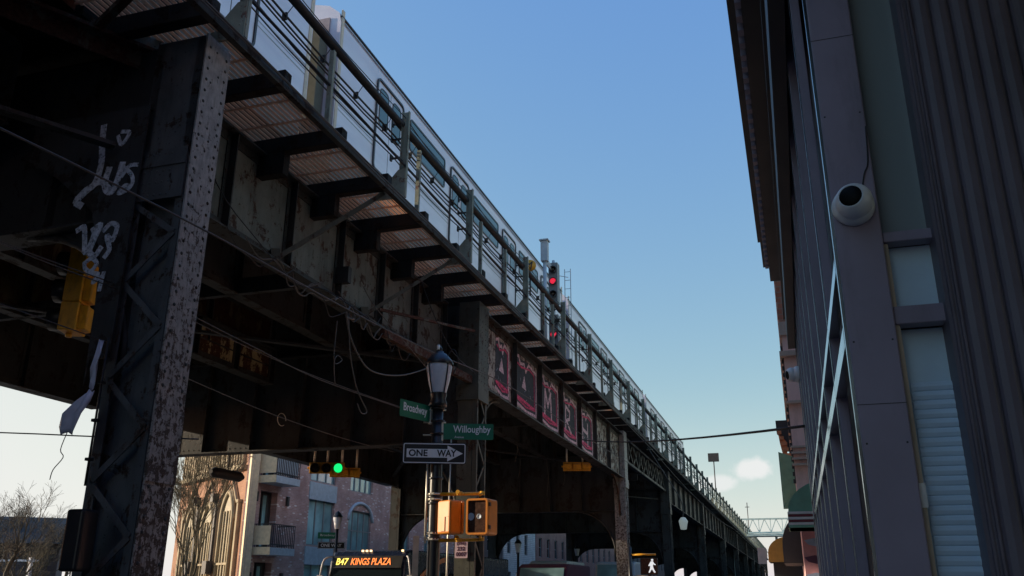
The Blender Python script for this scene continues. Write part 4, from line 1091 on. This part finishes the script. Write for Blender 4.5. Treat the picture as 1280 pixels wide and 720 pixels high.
m.lathe([(.035, 4.84), (.04, 4.88), (.02, 4.92), (.0, 4.93)], (lx, ly, 0), Z3, 10)
obj('lantern_cap', m, 'lamp_black', lp)
m = MB().lathe([(.024, 4.86), (.024, 4.93), (0, 4.935)], (lx-.01, ly-.03, 0), Z3, 10); obj('photocell', m, 'conduit', lp)
d_ = Vector((lx, ly, 0)).normalized(); r_ = Vector((d_.y, -d_.x, 0)); tow = -d_
m = MB().tube([Vector((lx, ly, 2.15))-r_*.12+tow*.02, Vector((lx, ly, 3.38))-r_*.12+tow*.02], .016, 8); obj('conduit', m, 'conduit', lp)
m = MB().tube([Vector((lx, ly, .4))-r_*.02-tow*.1+r_*.2, Vector((lx, ly, 3.6))+r_*.2-tow*.1], .012, 8); obj('conduit', m, 'conduit', lp)
m = MB().tube(smoothpts([Vector((lx, ly, 4.75))+r_*.1, Vector((lx, ly, 4.88))+r_*.2, Vector((lx, ly, 4.7))+r_*.27, Vector((lx, ly, 4.5))+r_*.2]), .008, 5); obj('lamp_wire', m, 'cable', lp)
for z in (3.62, 3.8, 3.98):
    obj('sign_arm', MB().tube([Vector((lx, ly, z))-r_*.2, Vector((lx, ly, z))+r_*.12], .012, 6), 'conduit', lp)
for z in (2.79, 2.72, 2.27, 2.19):
    obj('clamp', MB().lathe([(.09, z), (.10, z), (.10, z+.025), (.09, z+.025)], (lx, ly, 0), Z3, 14).box(lx-.03, lx+.03, ly-.13, ly-.09, z, z+.025), 'conduit', lp)
m = MB().obox((lx, ly, .3), r_, Z3, tow, -.28, -.2, 0, 1.95, -.02, .02); obj('side_board', m, 'tan', lp)

def plate(name, label, cat, o, u, W, H, face, words, rim=None, border=None, group=None):
    """flat sign: o lower-left corner; words = [(text,a,b,w,h,material,bold)]"""
    u = Vector(u).normalized(); n = u.cross(Z3).normalized(); o = Vector(o)
    t = thing(name, label, cat, o, group)
    m = MB().prism(rrect(W, H, .02, 4, W/2, H/2), o, u, Z3, n, -.008, 0); b = obj('panel', m, face, t); 
    if border:
        m = MB(); ring(m, W-.02, H-.02, .025, .012, o, u, Z3, n, 0, .002, W/2, H/2); obj('border', m, border, t)
    for tx, a, b_, w_, h_, mt, bo in words:
        m = MB(); text_mb(m, tx, o+u*a+Z3*b_, u, Z3, n, w_, h_, .002, 0, .0025, bo); obj('lettering', m, mt, t)
    return t, o, u, n
wu = (Vector((-3.99, 11.70, 0))-Vector((-4.62, 11.42, 0))).normalized(); wu = Vector((.93, .365, 0)).normalized()
t, o, u, n = plate('street_name_sign', 'green street sign reading Willoughby Avenue pointing right from the lamp post', 'street sign', (-4.64, 11.36, 3.56), wu, .72, .225, 'green',
      [('Willoughby', .15, .066, .53, .13, 'white', .012), ('Avenue', .17, .018, .13, .032, 'white', .0)])
obj('bracket', MB().obox(o, u, Z3, n, -.035, .012, -.02, .27, -.02, .02), 'conduit', t)
bu = Vector((.50, -.28, 0)).normalized(); bu = Vector((.62, .25, 0))
bu = Vector((.25, .97, 0)).normalized()
t, o, u, n = plate('street_name_sign', 'green street sign reading Broadway turned edgeways left of the lamp post', 'street sign', (-5.01, 10.71, 3.80), Vector((.245, .80, 0)), .64, .235, 'green',
      [('Broadway', .07, .05, .50, .15, 'white', .014)])
obj('bracket', MB().obox(o, u, Z3, n, .635, .68, -.02, .26, -.03, .02), 'conduit', t)
ou = r_
t, o, u, n = plate('one_way_sign', 'black and white ONE WAY arrow sign below the street names', 'one way sign', Vector((lx, ly, 3.205))-r_*.47+tow*.115, ou, .88, .29, 'black', [], border='white')
m = MB().prism([(.055, .085), (.62, .085), (.62, .035), (.835, .145), (.62, .255), (.62, .205), (.055, .205)], o, u, Z3, n, .0, .003); ar = obj('arrow', m, 'white', t)
for tx, a, w_ in (('ONE', .085, .26), ('WAY', .475, .27)):
    m = MB(); text_mb(m, tx, o+u*a+Z3*.10, u, Z3, n, w_, .095, .002, 0, .0035, .028); obj('lettering', m, 'black', ar)

# pedestrian signals on the post
def ped_signal(label, c, face_dir, w_=.40, h_=.47, dp=.2, walk=False, body='orange'):
    f = Vector(face_dir).normalized(); u = f.cross(Z3)*-1; u = Z3.cross(f).normalized(); t = thing('pedestrian_signal', label, 'pedestrian signal', c)
    c = Vector(c)
    bev(obj('housing', MB().obox(c, u, Z3, f, -w_/2, w_/2, 0, h_, -dp, 0), body, t), .03, 3)
    m = MB(); ring(m, w_, h_, .04, .025, c+Z3*h_/2, u, Z3, f, -.002, .035); obj('visor', m, body, t)
    for q in (.15, .78): obj('hinge', MB().obox(c, u, Z3, f, w_/2+.001, w_/2+.016, h_*q, h_*q+.05, -.05, .0), 'lamp_black', t)
    obj('back_seam', MB().obox(c, u, Z3, f, -w_/2+.03, w_/2-.03, h_*.5, h_*.5+.006, -dp-.004, -dp-.0005).obox(c, u, Z3, f, -.05, .05, h_*.08, h_*.5, -dp-.012, -dp-.0045), body, t)
    m = MB().prism(rrect(w_-.05, h_-.05, .03), c+Z3*h_/2, u, Z3, f, .001, .008); fc = obj('face', m, 'sigface', t)
    if walk:
        o2 = c+f*.009+Z3*h_*.5+u*(-.0)
        m = MB(); F = (o2+u*w_*.18, u*w_*1.1, Z3*h_*1.0, f)
        m.prism([(.0, .30), (.05, .33), (.08, .38), (.05, .43), (0, .44), (-.05, .41), (-.05, .34)], *F, 0, .006)
        m.prism([(-.07, .29), (.05, .30), (.10, .18), (.19, .10), (.16, .06), (.05, .12), (.04, .0), (.07, -.14), (.17, -.36), (.09, -.38), (-.02, -.18), (-.06, -.22), (-.14, -.38), (-.21, -.36), (-.12, -.14), (-.10, .04), (-.17, .0), (-.2, .05), (-.14, .16)], *F, 0, .006)
        obj('walk_figure', m, 'walk_white', fc)
    else:
        m = MB().lathe([(0, .01), (.035, .01), (.03, .012)], c+f*.0+Z3*h_*.5+u*w_*.08, f, 10).lathe([(0, .01), (.05, .011)], c+Z3*h_*.5-u*w_*.3, f, 10); obj('decal', m, 'slate', fc)
    return t
ped_signal('orange pedestrian signal seen from behind, nearer the lamp post', (-4.39, 11.30, 2.26), (.55, .83, 0), .30, .44, .2)
ped_signal('brown faced pedestrian signal facing the sidewalk, outer one on the post', (-3.98, 11.05, 2.24), (-.1, -.99, 0), .31, .46, .3)
ar = thing('signal_bracket', 'yellow pipe brackets holding the pedestrian signals to the lamp post', 'bracket', (lx, ly, 2.2))
for z0, z1 in ((2.80, 2.80), (2.19, 2.2)):
    m = MB().tube([(lx+.08, ly-.02, z0), (-4.4, ly+.02, z0-.0), (-4.02, ly+.03, z1)], .024, 8).lathe([(.035, 0), (.035, .05), (0, .05)], (-4.04, ly+.03, z1-.02), Z3, 10)
    m.lathe([(.04, -.02), (.045, 0), (.04, .03), (0, .03)], (-4.36, ly, z0), Z3, 10).tube([(-4.36, ly, z0), (-4.36, ly-.08, (z0+2.5)/2+(.17 if z0 > 2.5 else -.12))], .03, 8)
    m.tube([(-4.05, ly+.03, z1), (-4.0, ly-.18, z1-.04 if z0 > 2.5 else z1+.06)], .02, 6)
    obj('arm', m, 'yellow', ar)
# poster on column two
t, o, u, n = plate('poster', 'small pink paper poster with phone number on the second column', 'poster', (-7.01, 18.05, 2.17), (1, 0, 0), .29, .40, 'pinkpaper',
      [('(596)', .045, .255, .2, .08, 'maroon', .03), ('232', .055, .15, .18, .085, 'maroon', .03), ('0007', .03, .035, .235, .09, 'maroon', .03), ('CASAS', .03, .352, .23, .036, 'maroon', .02)])

# ================================================================== TRAFFIC SIGNALS UNDER THE RAILWAY
def traffic_signal(label, c, down=(0, 0, -1), face=(0, 1, 0), s=1.0, lit=None, group='yellow traffic signals hung under the railway', rods=()):
    """three-section signal; c = top centre; sections run along 'down'"""
    c = Vector(c); dn = Vector(down).normalized(); f = Vector(face).normalized(); u = dn.cross(f).normalized()
    t = thing('traffic_signal', label, 'traffic signal', c, group)
    h = .36*s; w_ = .34*s
    m = MB()
    for k in range(3):
        m.obox(c, u, dn, f, -w_/2, w_/2, k*h+.004, (k+1)*h-.004, -.13*s, .08*s)
        m.prism([(-w_*.38, 0), (w_*.38, 0), (w_*.25, .09*s), (-w_*.25, .09*s)], c-f*.13*s+dn*(k*h+.03*s), u, f*-1, dn, 0, h-.06*s)
    m.tube([c-dn*.06*s, c], .04*s, 8).tube([c+dn*3*h, c+dn*(3*h+.05*s)], .04*s, 8)
    bev(obj('housing', m, 'yellow', t), .012*s)
    for k in range(3):
        cc = c+dn*(k+.5)*h+f*.08*s; L_ = MB().mat('black')
        L_.lathe([(.145*s, 0), (.15*s, .02*s), (.15*s, .16*s), (.142*s, .16*s), (.14*s, .02*s)], cc, f, 16)
        L_.mat('sig_green' if lit == k else 'lens_dark').lathe([(0, .03*s), (.08*s, .028*s), (.138*s, .01*s)], cc, f, 16)
        obj('lamp', L_, None, t)
    for a, b in rods: obj('hanger', MB().tube([a, b], .035, 6), 'conduit', t)
    return t
traffic_signal('large yellow traffic signal seen from behind, hung left of the first column', (-9.2, 9.0, 6.05), (0, 0, -1), (-.93, -.37, 0), 1.12, rods=[((-9.2, 9.0, 6.1), (-9.2, 9.0, 6.8))])
traffic_signal('traffic signal lying level with its green light on, above the brick apartments', (-14.2, 24.0, 5.05), (.95, .3, 0), (.42, -.9, -.1), 1.0, 2,
               rods=[((-14.1, 24.1, 5.2), (-14.1, 24.1, 5.75)), ((-13.7, 24.2, 5.2), (-13.7, 24.2, 5.75)), ((-13.25, 24.3, 5.2), (-13.25, 24.3, 5.75))])
traffic_signal('yellow traffic signal lying level, seen from behind beside the green light', (-13.72, 24.45, 4.95), (.94, .35, 0), (-.3, .95, .1), .85, rods=[((-12.95, 24.7, 5.1), (-12.95, 24.7, 5.7))])
traffic_signal('small yellow traffic signal hung level under the graffiti girder', (-8.1, 31.8, 5.85), (.95, .3, 0), (-.3, .95, .1), .95, rods=[((-7.95, 31.8, 5.95), (-7.95, 31.8, 6.6)), ((-7.4, 32.0, 5.95), (-7.4, 32.0, 6.6))])
ped_signal('walk signal showing a white walking figure beyond the third column', (-5.18, 32.6, 2.02), (.1, -.99, 0), .62, .58, .2, True, 'black')
m = MB().mat('yellow').tube([(-5.9, 32.8, 2.72), (-4.95, 32.8, 2.72)], .04, 8).tube([(-5.9, 32.8, 1.95), (-4.95, 32.8, 1.95)], .04, 8).mat('lamp_black').tube([(-5.9, 32.8, .13), (-5.9, 32.8, 3.0)], .07, 8)
tag(obj('signal_pole', m), 'short black pole with yellow arms carrying the walking figure signal', 'pole')

# hanging oval lamp under the deck
t = thing('hanging_lamp', 'long dark oval lamp hanging in front of the church facade', 'lamp', (-16, 22.4, 4.7))
m = MB().tube([(-16, 21.6, 4.72), (-16, 21.75, 4.72), (-16, 23.0, 4.72), (-16, 23.2, 4.72)], [.06, .15, .15, .06], 10); obj('housing', m, 'slate_dark', t)
obj('hanger', MB().tube([(-16, 22.4, 4.8), (-16, 22.4, 6.9)], .02, 6), 'slate_dark', t)

def small_lamp(label, x, y, z, s=1.0, glassm='lamp_glass'):
    t = thing('street_lamp', label, 'street lamp', (x, y, .13), 'small black lantern street lamps')
    obj('pole', MB().lathe([(.12, .13), (.07, .8), (.06, z), (.0, z)], (x, y, 0), Z3, 10), 'lamp_black', t)
    obj('lantern_glass', MB().lathe([(.1*s, z), (.19*s, z+.45*s), (0, z+.46*s)], (x, y, 0), Z3, 12), glassm, t)
    obj('lantern_cap', MB().lathe([(.21*s, z+.45*s), (.12*s, z+.6*s), (0, z+.7*s)], (x, y, 0), Z3, 12), 'lamp_black', t)
    return t
small_lamp('black lantern street lamp in front of the brick apartments', -17.25, 31.6, 3.72, 1.0)
small_lamp('lantern street lamp standing before the white brick building', -14.1, 45.5, 3.3, 1.0)
small_lamp('lantern street lamp seen far off under the dark deck', -14.4, 60, 3.6, 1.0)
t = thing('hanging_lamp', 'pale glowing lantern hung from a wire far down the railway', 'lamp', (-4.75, 39.7, 3.95))
obj('lantern_glass', MB().lathe([(.0, 3.98), (.13, 4.0), (.2, 4.35), (.1, 4.5), (0, 4.52)], (-4.72, 39.7, 0), Z3, 12), 'lamp_lit', t)
obj('hanger', MB().tube(smoothpts([(-4.72, 39.7, 4.5), (-4.75, 39.7, 5.2), (-5.3, 39.6, 6.2), (-6.1, 39.5, 7.6)]), .025, 6), 'cable_grey', t)
plate('one_way_sign', 'tiny distant one way sign on the lamp before the apartments', 'one way sign', (-17.95, 31.4, 2.98), (.87, .5, 0), 1.05, .26, 'black', [('ONE WAY', .12, .07, .8, .12, 'white', .02)], border='white')
plate('street_name_sign', 'tiny distant green street name sign above the small one way sign', 'street sign', (-18.0, 31.45, 3.36), (.87, .5, 0), .75, .24, 'green', [('Broadway', .1, .07, .55, .11, 'white', 0)])

# ================================================================== WIRES
def wire(label, pts, r_=.012, mat='cable_grey', name='wire', sm=True, group=None):
    P = smoothpts(pts) if sm else pts; r_ *= .78
    return tag(obj(name, MB().tube(P, r_, 6), mat), label, 'wire', group)
wire('long pale wire crossing in front of the first column down to the lamp post', [(-5.6, 2.5, 4.75), (-5.6, 4.47, 4.95), (-5.6, 7.04, 5.11), (-5.6, 10.03, 5.19), (-5.6, 13.12, 5.35), (-5.6, 17.58, 5.68), (-5.6, 24.43, 5.72), (-5.7, 30, 5.9), (-6.0, 36, 6.2)], .013)
wire('upper wire of the pair passing behind the yellow signal at left', [(-6.95, 4.5, 4.66), (-6.95, 5.75, 4.68), (-6.95, 6.33, 4.70), (-6.95, 7.3, 4.76)], .008)
wire('lower wire of the pair passing behind the yellow signal at left', [(-6.9, 4.5, 4.63), (-6.9, 5.75, 4.64), (-6.9, 6.33, 4.65), (-6.9, 7.3, 4.69)], .008)
wire('low thin wire ending at the torn plastic bag', [(-6.9, 4.5, 4.07), (-6.9, 5.89, 4.08), (-6.9, 7.35, 4.08)], .008)
wire('purple cable crossing the bright sky at far left', [(-16, 9.0, 3.95), (-10.08, 9.0, 3.53), (-8.57, 9.0, 3.41), (-6.9, 9, 3.3)], .012, 'bus_navy')
wire('pale double wire under the deck right of the first column', [(-7.3, 7.6, 5.02), (-7.3, 9.08, 4.95), (-7.3, 10.56, 4.89), (-7.3, 12.44, 4.83), (-7.3, 15.59, 4.96), (-7.3, 18, 5.1)], .010)
wire('second pale wire twisted beside the double wire under the deck', [(-7.33, 7.6, 4.92), (-7.33, 9.08, 4.90), (-7.33, 10.56, 4.86), (-7.33, 12.44, 4.87), (-7.33, 15.59, 4.99), (-7.33, 18, 5.2)], .008)
wire('lowest wire running under the deck behind the first column', [(-7.4, 7.8, 4.25), (-7.8, 11.5, 4.2), (-8.2, 15, 4.3), (-8.6, 18.2, 4.5)], .009)
wire('thin cable hanging from the girder face to the long pale wire', [(-6.9, 7.9, 7.6), (-6.98, 8.84, 6.7), (-6.98, 9.86, 6.29), (-6.98, 10.99, 6.0), (-6.7, 11.4, 6.0), (-6.0, 11.6, 5.5)], .011, 'cable')
wire('short slanting wire crossing the girder before the lamp post', [(-6.6, 12.45, 6.38), (-6.6, 12.93, 6.17), (-6.6, 14.32, 5.85), (-6.6, 15.29, 5.62)], .010)
wire('thick drooping loop of cable left of the lantern', [(-6.6, 11.9, 5.79), (-6.6, 12.09, 5.43), (-6.6, 12.61, 5.09), (-6.6, 13.22, 5.06), (-6.6, 14.2, 5.26), (-6.6, 15.29, 5.65), (-6.6, 15.81, 5.91)], .018)
wire('dangling wire with a hooked end under the girder', [(-6.6, 11.99, 5.78), (-6.6, 12.12, 5.18), (-6.6, 12.38, 4.7), (-6.6, 12.61, 4.49), (-6.6, 12.83, 4.33), (-6.6, 12.64, 4.27), (-6.6, 12.48, 4.4)], .012)
wire('coiled loose wire hanging under the girder', [(-6.6, 11.64, 5.55), (-6.6, 11.63, 5.31), (-6.6, 11.62, 4.98), (-6.6, 11.69, 4.87), (-6.6, 11.88, 4.98), (-6.6, 11.72, 5.01), (-6.6, 11.64, 4.86), (-6.6, 11.71, 4.56)], .010)
wire('knot of cable bunched where the wires meet the girder', [(-6.6, 11.5, 5.85), (-6.6, 11.7, 5.95), (-6.55, 11.85, 5.8), (-6.6, 12.05, 5.92), (-6.6, 12.2, 5.75), (-6.6, 11.9, 5.7)], .02, 'cable_grey')
wire('dark service wire crossing the sky from railway to shopfront', sag((-6.5, 28.1, 6.21), (.18, 9.9, 3.26), .12), .022, 'cable', sm=False)
for k, (y, z, x, lab) in enumerate(((12.4, 3.8, -10, 'small loop of bright wire right of the first column'), (15.0, 3.9, -10.2, 'curved wire end dangling above the church'), (15.8, 4.9, -10.1, 'ring of wire hanging higher under the deck'))):
    wire(lab, [(x, y+.16*math.cos(t), z+.13*math.sin(t)) for t in [i*.6 for i in range(10 if k != 1 else 5)]], .010, 'conduit')
rnd = random.Random(3)
for k in range(6):
    y = 20+2.6*k; x = -7.6-rnd.random()*1.2; z0 = 5.95
    L_ = rnd.uniform(.6, 1.4)
    wire(['straight drop wire nearest the second column', 'crooked drop wire under the first pink letter', 'thin drop wire under the middle of the girder', 'loose drop wire left of the small yellow signal', 'short drop wire right of the small yellow signal', 'last drop wire before the third column'][k],
         [(x, y, z0), (x+.05, y+.1*rnd.random(), z0-L_*.5), (x-.03, y+.15*rnd.random(), z0-L_)], .009)
wire('sagging cable along the far half of the walkway edge', [(-5.98, 20, 7.95), (-5.98, 30, 7.75), (-5.98, 40, 7.55), (-5.98, 50, 7.2), (-5.98, 60, 7.0), (-5.98, 75, 6.8), (-5.98, 95, 7.1), (-5.98, 130, 6.9)], .022)
wire('black cord looping down the girder face left of the second column', [(-6.95, 15.6, 7.6), (-6.75, 15.9, 6.9), (-6.6, 16.6, 6.3), (-6.5, 17.6, 6.1)], .012, 'cable')

rnd = random.Random(12)
for k in range(12):
    y = 9.2+k*.62+rnd.random()*.6; x = -7.25+rnd.uniform(-.05, .1); z = 6.38; L_ = rnd.uniform(.9, 2.2); P = []
    for j in range(7): P.append((x+rnd.uniform(-.04, .04), y+L_*j/6, z-rnd.uniform(.1, .5)*4*(j/6)*(1-j/6)+rnd.uniform(-.03, .03)))
    tag(obj('loose_cable', MB().tube(smoothpts(P), rnd.choice((.008, .011, .015)), 5), rnd.choice(('cable', 'cable_grey'))), 'loose cable drooping in a tangle along the bottom of the railway girder', 'cable', 'loose cables along the girder bottom')
# torn plastic bag
rnd = random.Random(8)
def rag(mb, pts, ws):
    P = [Vector(p) for p in pts]; b = len(mb.v)
    for p, w_ in zip(P, ws):
        for k in range(5):
            a = (k/4-.5); mb.v.append(p+Vector((a*w_, .03*math.sin(k*2.1+p.z*9), .015*math.cos(k*3)+0)))
    for i in range(len(P)-1):
        for k in range(4): mb.face([b+i*5+k, b+i*5+k+1, b+(i+1)*5+k+1, b+(i+1)*5+k])
m = MB(); m.sm = True
rag(m, [(-6.85, 7.15, 4.05), (-6.83, 7.12, 3.9), (-6.84, 7.1, 3.75), (-6.86, 7.12, 3.6), (-6.84, 7.1, 3.52)], [.02, .07, .09, .08, .03])
rag(m, [(-6.83, 7.1, 3.5), (-6.9, 7.08, 3.38), (-6.97, 7.05, 3.25), (-7.0, 7.05, 3.12), (-7.0, 7.05, 3.06)], [.03, .14, .22, .24, .2])
o_ = obj('plastic_bag', m, 'plastic'); sd = o_.modifiers.new('thick', 'SOLIDIFY'); sd.thickness = .006
tag(o_, 'torn white plastic bag snagged beside the first column', 'plastic bag')
m = MB().tube(smoothpts([(-7.0, 7.05, 3.08), (-7.05, 7.05, 2.9), (-7.0, 7.05, 2.82), (-7.1, 7.05, 2.7), (-7.12, 7.05, 2.6)]), .005, 5)
tag(obj('string', m, 'cable_grey'), 'thin tangled string hanging below the plastic bag', 'string')
m = MB().box(-6.76, -6.55, 6.96, 7.18, 1.72, 2.30); bev(obj('junction_box', m, 'lamp_black', origin=(-6.9, 7.1, 1.9)), .03, 3)
tag(bpy.data.objects['junction_box'], 'black metal box strapped to the left side of the first column', 'junction box')
m = MB().tube([(-6.83, 7.22, 2.55), (-6.83, 7.22, 4.1)], .012, 6)
for z in (2.8, 3.2, 3.6): m.box(-6.86, -6.80, 7.19, 7.25, z, z+.03)
tag(obj('conduit', m, 'cable'), 'thin black conduit rising from the box on the first column', 'conduit')

# ================================================================== VEHICLES
def wheel(mb, c, r_, w_):
    mb.lathe([(0, -w_/2), (r_*.6, -w_/2), (r_, -w_/2+.03), (r_, w_/2-.03), (r_*.6, w_/2), (0, w_/2)], c, X3, 18)
def bus(label, x0, x1, y0, L, H, sign=True):
    t = thing('bus', label, 'bus', ((x0+x1)/2, y0+L/2, 0), None); cx = (x0+x1)/2; W = x1-x0
    prof = [(-.0, .3), (-.12, .9), (-.1, 1.6), (.05, H-.35), (.3, H-.05), (.7, H), (L, H), (L, .3)]
    bev(obj('body', MB().prism(prof, (x0, y0, 0), Y3, Z3, X3, 0, W), 'bus_navy', t), .08, 3)
    m = MB().prism([(-.125, 1.0), (-.105, 1.6), (.0, H-.62), (.02, H-.62), (.0, 1.0)], (x0+.1, y0-.01, 0), Y3, Z3, X3, 0, W-.2); obj('windshield', m, 'dark_glass', t)
    o = Vector((x0+.12, y0+.0, H-.60)); vv = Vector((0, .13, .28)).normalized(); nn = Vector((0, -.28, .13)).normalized()
    sgn = obj('destination_sign', MB().obox(o, X3, vv, nn, 0, W-.24, 0, .42, .0, .06), 'black', t)
    if sign:
        m = MB().mat('led_yellow'); text_mb(m, 'B47', o+X3*.14+vv*.10, X3, vv, nn, .42, .24, .004, 0, .065, .012)
        m.mat('led_orange'); text_mb(m, 'KINGS PLAZA', o+X3*.68+vv*.10, X3, vv, nn, 1.45, .24, .004, 0, .065, .012)
        obj('sign_text', m, None, sgn)
    m = MB()
    for a in (.9, 1.05, 1.2, 2.35 if sign else .3): m.box(x0+a+.15, x0+a+.21, y0+.24, y0+.3, H-.06, H+.0)
    obj('marker_lamp', m, 'marker', t)
    for s_ in ((-1, 1) if sign else ()):
        m = MB().tube(smoothpts([(cx+s_*(W/2-.1), y0+.3, H-.2), (cx+s_*(W/2+.15), y0-.05, H-.3), (cx+s_*(W/2+.25), y0-.1, H-.8)]), .03, 6); m.box(cx+s_*(W/2+.25)-.1, cx+s_*(W/2+.25)+.1, y0-.15, y0-.05, H-1.3, H-.8); obj('mirror', m, 'bus_white', t)
    for yy in (1.8, L-2.6):
        for xx in (x0+.15, x1-.15): m = MB(); wheel(m, (xx, y0+yy, .5), .5, .3); obj('wheel', m, 'tyre', t)
    m = MB()
    for k in range(6): m.box(x1-.01, x1+.012, y0+.6+k*(L-1)/6, y0+.5+(k+.9)*(L-1)/6, 1.3, H-.7); m.box(x0-.012, x0+.01, y0+.6+k*(L-1)/6, y0+.5+(k+.9)*(L-1)/6, 1.3, H-.7)
    obj('side_window', m, 'dark_glass', t)
    for a in (x0+.3, x1-.55): obj('headlight', MB().box(a, a+.25, y0-.15, y0-.1, .7, .9), 'bus_white', t)
    return t
b1 = bus('dark navy city bus with lit sign B47 KINGS PLAZA', -14.95, -12.2, 27, 11, 2.74)
m = MB().mat('swoosh_orange').ribbon([(.6, 1.3), (1.3, 1.9), (2.2, 2.3), (3.4, 2.5)], .16, (-12.19, 27, 0), Y3, Z3, X3, .014)
m.mat('swoosh_teal').prism([(.9, 1.2), (1.7, 1.8), (2.9, 2.15), (3.4, 1.2)], (-12.19, 27, 0), Y3, Z3, X3, .014, .018)
obj('swoosh', m, None, b1)
def van(label, x, y, H, mat, W=2.0, L=5.2, gm='teal_glass'):
    t = thing('van', label, 'van', (x, y+L/2, 0), 'vans and trucks parked down the avenue')
    prof = [(0, .35), (0, .95), (.7, 1.15), (1.25, H-.1), (1.6, H), (L, H), (L, .35)]
    bev(obj('body', MB().prism(prof, (x-W/2, y, 0), Y3, Z3, X3, 0, W), mat, t), .07, 3)
    obj('windshield', MB().prism([(.72, 1.2), (1.2, H-.18), (1.17, H-.16), (.69, 1.21)], (x-W/2+.12, y-.02, .01), Y3, Z3, X3, 0, W-.24), gm, t)
    for yy in (1.0, L-1.1):
        for xx in (x-W/2+.1, x+W/2-.1): m = MB(); wheel(m, (xx, y+yy, .36), .36, .22); obj('wheel', m, 'tyre', t)
    for a in (-W/2+.1, W/2-.4): obj('headlight', MB().box(x+a, x+a+.3, y-.04, y-.001, .7, .88), 'bus_white', t)
    return t
van('silver van with pale windshield behind the second column', -12.2, 43.2, 2.85, 'bus_white')
van('white van seen left of the third column', -8.9, 44.0, 2.82, 'bus_white')
van('maroon van half hidden right of the poster', -9.6, 33.0, 2.45, 'maroon')

# ================================================================== FAR THINGS
m = MB()
gx0, gx1, gy = -9, 1.2, 120
for z in (8.2, 9.9): m.box(gx0, gx1, gy-.1, gy+.1, z, z+.2)
for k in range(7):
    a = gx0+(gx1-gx0)*k/7; b = gx0+(gx1-gx0)*(k+1)/7; m.beam((a, gy, 8.3), ((a+b)/2, gy, 10), .09, .07, (0, 1, 0)); m.beam(((a+b)/2, gy, 10), (b, gy, 8.3), .09, .07, (0, 1, 0)); m.box(a-.04, a+.04, gy-.05, gy+.05, 8.3, 10)
m.box(gx0, gx1, gy-1.2, gy+1.2, 7.8, 8.1)
for x in (gx0+1, -2.6, gx1-.5): m.box(x-.15, x+.15, gy-.15, gy+.15, 0, 7.8)
tag(obj('footbridge', m, 'teal_far'), 'pale green truss footbridge crossing the street at the far end', 'footbridge')
m = MB().tube([(-6.3, 77.5, 8.2), (-6.3, 77.5, 12.0)], .05, 6).box(-6.75, -5.85, 77.3, 77.6, 11.9, 12.6)
tag(obj('floodlight', m, 'slate_dark'), 'small dark box on a thin pole above the far railing', 'floodlight')
m = MB().tube([(-6.3, 128, 8.0), (-6.3, 128, 12.8)], .06, 6).beam((-6.6, 128, 12.2), (-6.0, 128, 12.2), .08, .08)
tag(obj('signal_pole', m, 'slate_dark'), 'thin pole on the railing near the vanishing end of the railway', 'pole')
